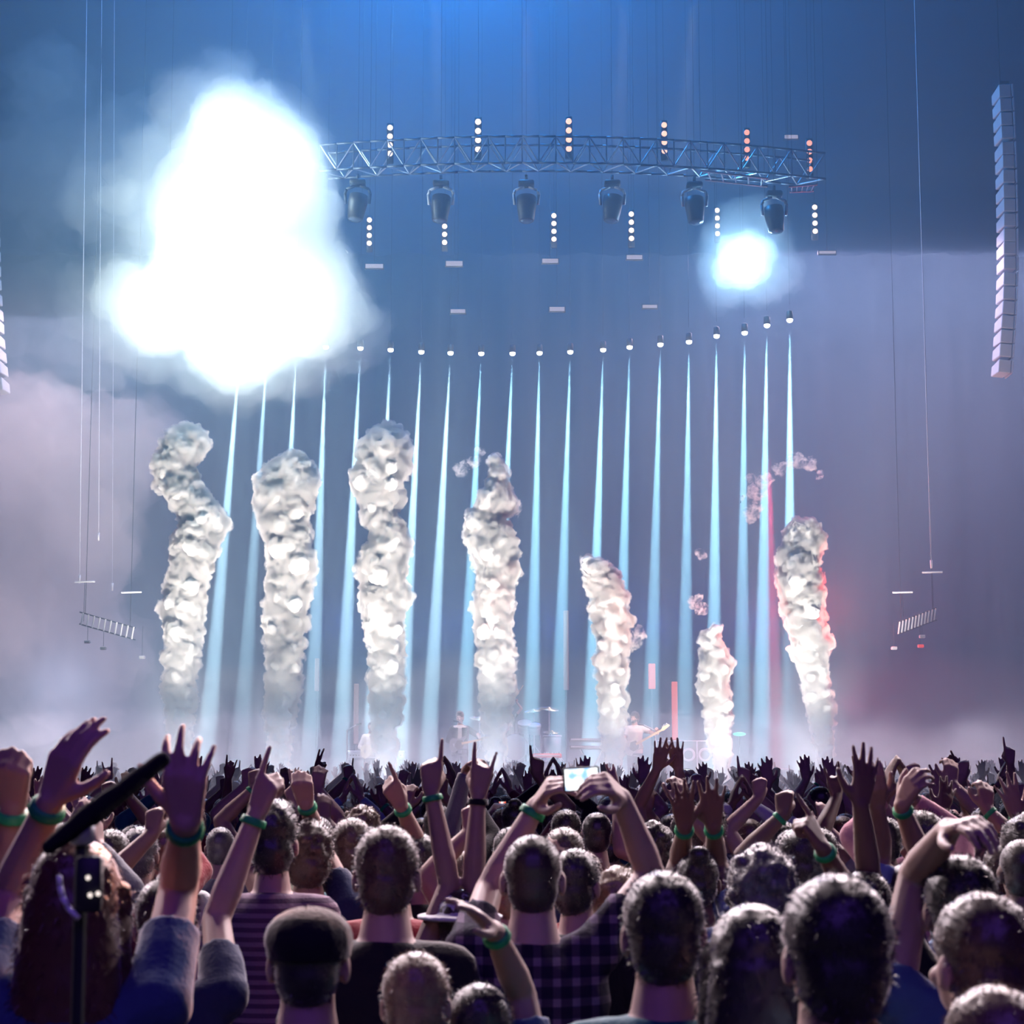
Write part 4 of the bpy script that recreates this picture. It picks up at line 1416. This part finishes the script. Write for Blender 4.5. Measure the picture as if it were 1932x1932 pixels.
# ---------------------------------------------------------------- the rest of the crowd, row behind row
VARS = []
for vi, (ra, la, hr, hl, slv, gr) in enumerate([
        ('up', 'up', 'open', 'open', .5, 1.0), ('bent', 'high', 'relaxed', 'fist', .5, 1.05), ('high', 'down', 'point', 'relaxed', .6, 1.0),
        ('down', 'down', 'relaxed', 'relaxed', .6, 1.05), ('out', 'up', 'open', 'horns', .4, .95), ('clap', 'clap', 'flat', 'flat', 2, 1.0),
        ('fore', 'bent', 'open', 'claw', 2, 1.0), ('down', 'out', 'relaxed', 'peace', .5, .95), ('up', 'down', 'claw', 'relaxed', .5, 1.1)]):
    A = [rest_arm(1.0, True, ra, hr), rest_arm(1.0, False, la, hl)]
    R3 = rot_head((-.3, .2, 0, .1, -.15, .25, 0, -.1, .3)[vi], 0)
    VARS.append((build_body(1.0, R3, A, .0085, .22, fat=1.12, girth=gr), build_shirt(1.0, A, slv, gr, .018, .45), R3, A,
                 ('both hands open', 'one fist up', 'one finger pointing up', 'arms down', 'making horns',
                  'clapping overhead', 'reaching forward', 'peace sign up', 'one clawed hand up')[vi]))
HN, HC, SC = ['crop', 'short', 'short', 'tall', 'curly', 'long', 'bun'], ['black', 'black', 'brown', 'brown', 'chestnut', 'blond', 'red', 'grey'], \
    ['navy', 'black', 'grey', 'white', 'teal', 'red', 'denim', 'olive', 'maroon', 'pale blue', 'pink']
WORD = {'crop': 'close-cropped', 'short': 'short', 'tall': 'upright', 'curly': 'curly', 'long': 'long', 'bun': 'pinned-up'}
MARKS = [(120, 'under the left smoke bank'), (260, 'left of the leftmost jet'), (430, 'under the leftmost jet'), (620, 'under the second jet'), (830, 'under the third jet'),
         (1010, 'below the drum kit'), (1130, 'below the keyboard'), (1240, 'below the bass player'), (1420, 'below the shortest jet'), (1600, 'under the rightmost jet'), (1760, 'right of the jets'), (9999, 'at the far right')]
ROWS = [(6.6, 'middle'), (10, 'further'), (15, 'small'), (22, 'tiny')]
rc = random.Random(21)
spots = []
Y = 6.9
while Y < 37.5:
    half = Y * 966 / FPX + .5
    step = .62 if Y < 12 else (.72 if Y < 20 else .80)
    x = -half + rc.uniform(0, step)
    while x < half:
        px, py = x + rc.uniform(-.15, .15), Y + rc.uniform(-.25, .25)
        if all((px - a) ** 2 + (py - b) ** 2 > .36 ** 2 for a, b in NEAR):
            spots.append((px, py))
        x += step * rc.uniform(.85, 1.25)
    Y += .80 if Y < 12 else (1.05 if Y < 20 else 1.35)
USED = set()


def fill_person(px, py):
    col = 966 + px / py * FPX
    where = next(t for a, t in MARKS if col < a)
    for _ in range(30):
        vi = rc.choice((0, 0, 1, 1, 2, 3, 3, 4, 5, 6, 7, 8, 8) if py > 10 else (3, 3, 3, 3, 1, 6, 8, 5))
        hn, hc, sc = rc.choice(HN), rc.choice(HC), rc.choice(SC)
        lab = f'person, {WORD[hn]} {hc} hair, {sc} top, {VARS[vi][4]}, {where}'
        if lab not in USED:
            break
    USED.add(lab)
    k = rc.uniform(.92, 1.03)
    far = py > 17
    root = empty('person', (px, py, 0), lab, 'person', 'distant rows of the crowd' if far else 'middle rows of the crowd', rz=rc.uniform(-.35, .35))
    body, shirt, R3, A, _ = VARS[vi]
    sk = SKIN[rc.choice((0, 0, 1, 1, 2))]
    for nm, me, m in (('body', body, sk), ('shirt', shirt, CLOTH[sc])):
        o = obj(nm, me, None, root)
        o.scale = (k, k, k)
        own(o, m)
    dress(root, k, R3, hn, hc, legs=False, hw=1.0)
    o = obj('trousers', TROUSERS, None, root)
    o.scale = (k, k, k)
    own(o, CLOTH[rc.choice(('navy', 'black', 'denim', 'grey'))])
    if not far and rc.random() < .35 and vi in (0, 1, 4, 8):
        s = 0 if vi in (0, 8) else 1
        band(root, A[s][2] * k, A[s][1] * k, k)
    return root


spots.sort(key=lambda s: s[1])
n_single = 294 - len(NEAR)
for px, py in spots[:n_single]:
    fill_person(px, py)


def thin(me, ratio):
    """A coarser copy of a mesh as arrays."""
    o = bpy.data.objects.new('t', me.copy())
    COL.objects.link(o)
    m = o.modifiers.new('d', 'DECIMATE')
    m.ratio = ratio
    r = evaluated(o, 't')
    V = np.array([v.co for v in r.vertices])
    F = [tuple(p.vertices) for p in r.polygons]
    bpy.data.meshes.remove(r)
    return V, F


LOW = [(thin(v[0], .22), thin(v[1], .25)) for v in VARS]
hs = Shape()
hs.ellipsoid((0, -.02, .03), (.088, .105, .095), n=10, m=7)
HV, HF = np.concatenate(hs.V), hs.F
AV, AF, AM, n0 = [], [], [], 0
mats = SKIN + [CLOTH[c] for c in SC] + [HAIR_M[h] for h in ('black', 'brown', 'chestnut', 'blond')]
for px, py in spots[n_single:]:
    vi = rc.choice((0, 0, 1, 1, 2, 4, 5, 6, 7, 8, 3))
    k, rz = rc.uniform(.92, 1.04), rc.uniform(-.35, .35)
    R2 = np.array(Matrix.Rotation(rz, 3, 'Z')) * k
    for (V, F), mi in ((LOW[vi][0], rc.choice((0, 0, 1, 2))), (LOW[vi][1], 3 + rc.randrange(len(SC))), ((HV + HEAD_C, HF), 3 + len(SC) + rc.randrange(4))):
        AV.append(V @ R2.T + np.array((px, py, 0)))
        AF += [tuple(i + n0 for i in f) for f in F]
        AM += [mi] * len(F)
        n0 += len(V)
me = from_arrays('distant_crowd', np.concatenate(AV), AF)
for m in mats:
    me.materials.append(m)
me.polygons.foreach_set('material_index', AM)
tag(obj('distant_crowd', me, None), 'dense mass of the furthest concertgoers right before the stage', 'crowd', kind='stuff')
print('crowd', len(spots), len(NEAR), n_single)


# ---------------------------------------------------------------- the band on stage
def guitar(lab, c, neck_dir, front, scale, body_m, guard_m, bass=True):
    """An electric guitar held across the body: contoured slab body, neck, head, pickguard."""
    root = empty('bass_guitar' if bass else 'electric_guitar', c, lab, 'guitar', 'guitars played on stage')
    d, f = Vector(neck_dir).normalized(), Vector(front).normalized()
    u = f.cross(d).normalized()
    M = Matrix(((d.x, u.x, f.x, 0), (d.y, u.y, f.y, 0), (d.z, u.z, f.z, 0), (0, 0, 0, 1))) @ Matrix.Scale(scale, 4)
    out = [(-.22, .02), (-.20, .11), (-.12, .165), (-.03, .135), (.04, .115), (.11, .14), (.185, .165), (.20, .13), (.135, .075), (.11, .035), (.11, -.035), (.14, -.08), (.19, -.12),
           (.16, -.155), (.08, -.135), (.0, -.115), (-.06, -.14), (-.14, -.17), (-.205, -.12), (-.23, -.05)]

    def slab_poly(pts, z0, z1):
        bm = bmesh.new()
        lo = [bm.verts.new(M @ Vector((x, y, z0))) for x, y in pts]
        hi = [bm.verts.new(M @ Vector((x, y, z1))) for x, y in pts]
        n = len(pts)
        for i in range(n):
            bm.faces.new((lo[i], lo[(i + 1) % n], hi[(i + 1) % n], hi[i]))
        bm.faces.new(lo[::-1]), bm.faces.new(hi)
        bmesh.ops.recalc_face_normals(bm, faces=bm.faces)
        return bm
    obj('body', slab_poly(out, -.022, .022), body_m, root, smooth=False)
    obj('pickguard', slab_poly([(-.02, .09), (.10, .07), (.11, -.05), (.06, -.11), (-.06, -.11), (-.12, -.02)], .0225, .027), guard_m, root, smooth=False)
    L = .70 if bass else .52
    obj('neck', slab_poly([(.06, .026), (L, .020), (L, -.020), (.06, -.026)], .012, .034), M_NECK, root, smooth=False)
    obj('headstock', slab_poly([(L, .020), (L + .04, .05), (L + .19, .045), (L + .20, .0), (L + .03, -.035), (L, -.020)], .004, .022), M_NECK, root, smooth=False)
    for i in range(4):
        bm = bmesh.new()
        rod(bm, M @ Vector((L + .05 + .036 * i, .05, .012)), M @ Vector((L + .05 + .036 * i, .082, .012)), .012 * scale)
        obj('tuning_peg', bm, M_METAL, root)
    bm = bmesh.new(); box(bm, (-.12, 0, .03), (.04, .07, .016)); bmesh.ops.transform(bm, matrix=M, verts=bm.verts); obj('bridge', bm, M_METAL, root, smooth=False)
    return root


M_NECK = mat('maple_neck', (.60, .40, .22), .4, .4)
M_GWHITE = mat('guitar_white', (.72, .70, .66), .25, .5)
M_GUARD = mat('pickguard_brown', (.06, .03, .02), .3, .5)
FRONT = Vector((0, -1, 0))


def performer(lab, px, htop, Y, shirt, trousers, hair, hair_col, R_arm, L_arm, yaw=0.0, sleeve=.6, beard=False, tilt=0.0, jacket=None, z0=STAGE_Z, face_rz=math.pi, skin=0, seated=False):
    p = P(px, htop, Y)
    k = (p.z - z0) / 1.77
    root = empty('person', (p.x, Y, z0), lab, 'person', 'band on the stage', rz=face_rz)
    R3 = rot_head(yaw, tilt)
    A = [arm_free(k, True, *R_arm), arm_free(k, False, *L_arm)]
    obj('body', build_body(k, R3, A, .009, .3), SKIN[skin], root)
    obj('shirt', build_shirt(k, A, sleeve), CLOTH[shirt], root)
    if jacket:
        sh = Shape()
        for s in (-1, 1):
            sh.loft([(z * k, rx * k * .56, ry * k * 1.09, yo * k) for z, rx, ry, yo in ((.80, .19, .142, 0), (1.08, .175, .130, 0), (1.32, .20, .138, 0), (1.42, .17, .118, 0))])
            sh.V[-4:] = [v + np.array((s * .095 * k, -.004 * k, 0)) for v in sh.V[-4:]]
        for a in A:
            sh.limb(a[0], a[1], .076 * k, .062 * k)
            sh.limb(a[1], a[1] + (a[2] - a[1]) * .9, .062 * k, .046 * k, flat_end=True)
        obj('jacket', sh.skin('jacket', .014, .5, 1), CLOTH[jacket], root)
    dress(root, k, R3, hair, hair_col, trousers=trousers)
    if beard:
        sh = Shape()
        sh.ellipsoid((0, .070, -.085), (.050, .040, .040)), sh.ellipsoid((-.045, .045, -.06), (.018, .032, .045)), sh.ellipsoid((.045, .045, -.06), (.018, .032, .045))
        b = obj('beard', sh.skin('beard', .008, .6, 1, (T_HAIR, .008)), HAIR_M['black'], root)
        b.matrix_local = Matrix.Translation(HEAD_C * k) @ Matrix(R3).to_4x4() @ Matrix.Scale(k, 4)
    return root, A


# wrist, elbow pole, finger direction, palm direction, hand pose, shoulder lift: right side as written
performer('bearded bass player in a white T-shirt and dark trousers', 1197, 1343, 42.5, 'white', 'navy', 'curly', 'black',
          ((.06, .27, 1.03), (1, -.6, 0), (-.9, .2, -.3), (0, -1, 0), 'relaxed', 0), ((.50, .30, 1.28), (1, -.4, -.5), (-.2, .2, .9), (-.4, -.8, 0), 'fret', 0), yaw=-.5, beard=True)
c = P(1195, 1407, 42.18)
guitar('pale bass guitar with a dark pickguard, neck pointing up to the right', c, P(1262, 1370, 42.1) - c, (0, -1, .1), 1.0, M_GWHITE, M_GUARD)
performer('red-haired guitarist in a dark jacket over a white shirt', 868, 1343, 42.8, 'white', 'navy', 'tall', 'red',
          ((.08, .25, 1.04), (1, -.6, 0), (-.9, .2, -.3), (0, -1, 0), 'relaxed', 0), ((.44, .30, 1.16), (1, -.4, -.5), (-.2, .2, .9), (-.4, -.8, 0), 'fret', 0), yaw=-.25, jacket='black')
c = P(866, 1404, 42.45)
guitar('dark grey electric guitar held by the suited guitarist', c, P(925, 1392, 42.4) - c, (0, -1, .1), .95, mat('guitar_grey', (.22, .23, .26), .3, .5), M_GUARD, False)
performer('guitarist in white sleeves half hidden by the third smoke jet', 700, 1362, 42.9, 'white', 'black', 'short', 'brown',
          ((.10, .25, 1.04), (1, -.6, 0), (-.9, .2, -.3), (0, -1, 0), 'relaxed', 0), ((.44, .30, 1.14), (1, -.4, -.5), (-.2, .2, .9), (-.4, -.8, 0), 'fret', 0), yaw=-.2, sleeve=2)
c = P(698, 1416, 42.55)
guitar('white electric guitar behind the third smoke jet', c, P(760, 1404, 42.5) - c, (0, -1, .1), .95, M_GWHITE, M_GWHITE, False)
dr_, dA = performer('drummer behind the pointed jet with one arm swung up', 962, 1330, 46.7, 'black', 'black', 'short', 'brown',
          ((.10, .35, 1.15), (1, -.6, 0), (0, .9, -.2), (0, 0, -1), 'fist', 0), ((.22, .15, 1.85), (1, -.2, 0), (0, .4, 1), (0, 1, 0), 'fist', .04), z0=RZ, sleeve=.3)
hw_ = dA[1][2] + dA[1][3] * .085
a = dr_.location + Vector((-hw_[0], -hw_[1], hw_[2]))
root = empty('drumstick', a, 'wooden drumstick slanting up above the drum kit', 'drumstick')
bm = bmesh.new(); rod(bm, (-.10, 0, -.06), (.14, 0, .30), .011, .008); obj('shaft', bm, M_NECK, root)
bm = bmesh.new(); ball(bm, (.145, 0, .307), .013, 8, 6); obj('tip', bm, M_NECK, root)

# ---------------------------------------------------------------- phones held up, and the boom over the crowd
def screen_mat(name, seed, strength, tint):
    """A lit display showing a blurred bright stage picture."""
    m = bpy.data.materials.new(name)
    m.use_nodes = True
    nt = m.node_tree
    b = nt.nodes['Principled BSDF']
    tc = nt.nodes.new('ShaderNodeTexCoord')
    mp = nt.nodes.new('ShaderNodeMapping')
    mp.inputs['Location'].default_value = (seed, 0, seed)
    n = nt.nodes.new('ShaderNodeTexNoise')
    n.inputs['Scale'].default_value = 30
    nt.links.new(tc.outputs['Object'], mp.inputs[0]); nt.links.new(mp.outputs[0], n.inputs['Vector'])
    r = nt.nodes.new('ShaderNodeValToRGB')
    r.color_ramp.elements[0].position, r.color_ramp.elements[0].color = .36, (*tint, 1)
    r.color_ramp.elements[1].position, r.color_ramp.elements[1].color = .52, (.95, .98, 1, 1)
    nt.links.new(n.outputs['Fac'], r.inputs[0])
    nt.links.new(r.outputs[0], b.inputs['Emission Color'])
    b.inputs['Emission Strength'].default_value = strength
    b.inputs['Base Color'].default_value = (.01, .01, .01, 1)
    return m


def phone(lab, px, py, Y, wpx, hpx, m, roll=0.0):
    s = Y / FPX
    p = P(px, py, Y)
    w_, h_ = wpx * s, hpx * s
    root = empty('phone', p, lab, 'phone', 'phones held up in the crowd')
    root.rotation_euler = (.12, roll, 0)
    bm = bmesh.new(); box(bm, (0, .005, 0), (w_ * 1.12, .010, h_ * 1.12), bev=.004); obj('case', bm, M_BLACK, root)
    bm = bmesh.new(); box(bm, (0, -.0005, 0), (w_, .003, h_), bev=.001); obj('screen', bm, m, root, smooth=False)
    bm = bmesh.new(); rod(bm, (w_ * .54, .005, h_ * .2), (w_ * .57, .005, h_ * .2), .003); obj('button', bm, M_BLACK, root)
    return root


r_, A_, k_ = PHONER
wy = r_.location.y + min(A_[0][2][1], A_[1][2][1]) - .01
phone('bright phone screen held sideways in both hands of the plaid-shirted man', 1097, 1470, wy, 62, 40, screen_mat('screen_bright', 1.3, 1.6, (.25, .5, .9)), -.06)
for lab, x, y, Y, wp, hp, tint, st, who, top, hr, hc in (
        ('small white phone screen above the crowd at far left', 161, 1508, 14, 9, 13, (.3, .5, 1), 1.4, 'person holding up a small white phone screen at far left', 'maroon', 'short', 'brown'),
        ('small blue phone screen beside the black boom', 205, 1502, 15, 13, 12, (.02, .2, .6), .8, 'person holding up a blue phone screen beside the black boom', 'grey', 'crop', 'black'),
        ('small phone showing an orange red picture, right of the horns hand', 948, 1520, 12, 13, 15, (.9, .12, .05), 1.0, 'person filming with an orange red phone screen', 'black', 'short', 'chestnut'),
        ('small blue phone screen below the speaker cabinet', 1296, 1456, 16, 12, 10, (.05, .35, .8), 1.0, 'person stretching a blue phone screen up below the speaker cabinet', 'white', 'short', 'black'),
        ('small blue phone screen low at the right edge of the crowd', 1787, 1532, 11, 12, 9, (.02, .2, .6), .8, 'person holding a blue phone screen low at the right', 'denim', 'short', 'brown')):
    ht = 1450 + (.22 if y > 1480 else .16) * FPX / Y
    pr, pA, pk = N(who, x + 3, ht, 45, top, hr, hc, 0, group='phone filmers in the crowd', Yk=(Y, 1.0), voxel=.009,
                   arms=(((x + .22 * FPX / Y, y + .24 * FPX / Y), (x + .085 * FPX / Y, y + .06 * FPX / Y), (x + .02 * FPX / Y, y - .03 * FPX / Y), (-.75, .2, -.45), 'grip'),
                         ((x - .22 * FPX / Y, y + .24 * FPX / Y), (x - .085 * FPX / Y, y + .06 * FPX / Y), (x - .02 * FPX / Y, y - .03 * FPX / Y), (.75, .2, -.45), 'grip')))
    phone(lab, x, y, Y + (pA[0][2][1] + pA[1][2][1]) / 2 - .02, wp, hp, screen_mat('screen_' + str(int(x)), x * .37, st, tint))

Yb = 3.05
M_FUR = mat('black_fur_cover', (.012, .013, .016), .95, .1, bump=.6, bscale=220)
foot = P(153, 1932, Yb)
root = empty('boom_stand', (foot.x, Yb, 0), 'thick black padded boom on a thin upright stand at the left', 'microphone boom')
o0 = Vector((foot.x, Yb, 0))
e0, e1 = P(92, 1598, Yb - .05) - o0, P(306, 1434, Yb + .10) - o0
sh = Shape()
sh.limb(e0, e0.lerp(e1, .35), .012, .0195), sh.limb(e0.lerp(e1, .35), e1, .0195, .0135)
me = sh.skin('boom', .003, .6, 1, (T_HAIR, .003))
obj('boom', me, M_FUR, root)
jt = P(155, 1570, Yb) - o0
stick('pole', o0 + Vector((0, 0, .1)), o0 + jt, .0105, M_BLACK, root, o0)
stick('lower_pole', o0 + Vector((0, 0, .05)), o0 + Vector((jt.x * .3, 0, 1.2)), .015, M_BLACK, root, o0)
bm = bmesh.new(); lathe(bm, [(.012, -.02), (.020, -.016), (.020, .016), (.012, .02)], 14, Matrix.Translation(jt)); obj('clamp', bm, M_METAL, root)
rc_ = P(168, 1668, Yb - .03) - o0
bm = bmesh.new(); box(bm, rc_, (.040, .022, .085), bev=.004); rb = obj('receiver', bm, M_BLACK, root)
for x, y in ((170, 1689), (185, 1686), (166, 1656)):
    bm = bmesh.new(); ball(bm, P(x, y, Yb - .045) - o0, .0034, 8, 6); obj('indicator_light', bm, glow('indicator', (1, .86, .8), 1.5), rb)
bm = bmesh.new(); tube(bm, [P(x, y, Yb - .04) - o0 for x, y in ((112, 1652), (113, 1672), (118, 1692), (128, 1712), (148, 1733))], .0042, 8)
obj('cable', bm, mat('white_cable', (.75, .76, .80), .4, .4), root)
for i in range(3):
    a = i * 2.094 + .4
    stick('leg', o0 + Vector((0, 0, .35)), o0 + Vector((.34 * math.cos(a), .34 * math.sin(a), .005)), .010, M_BLACK, root, o0)
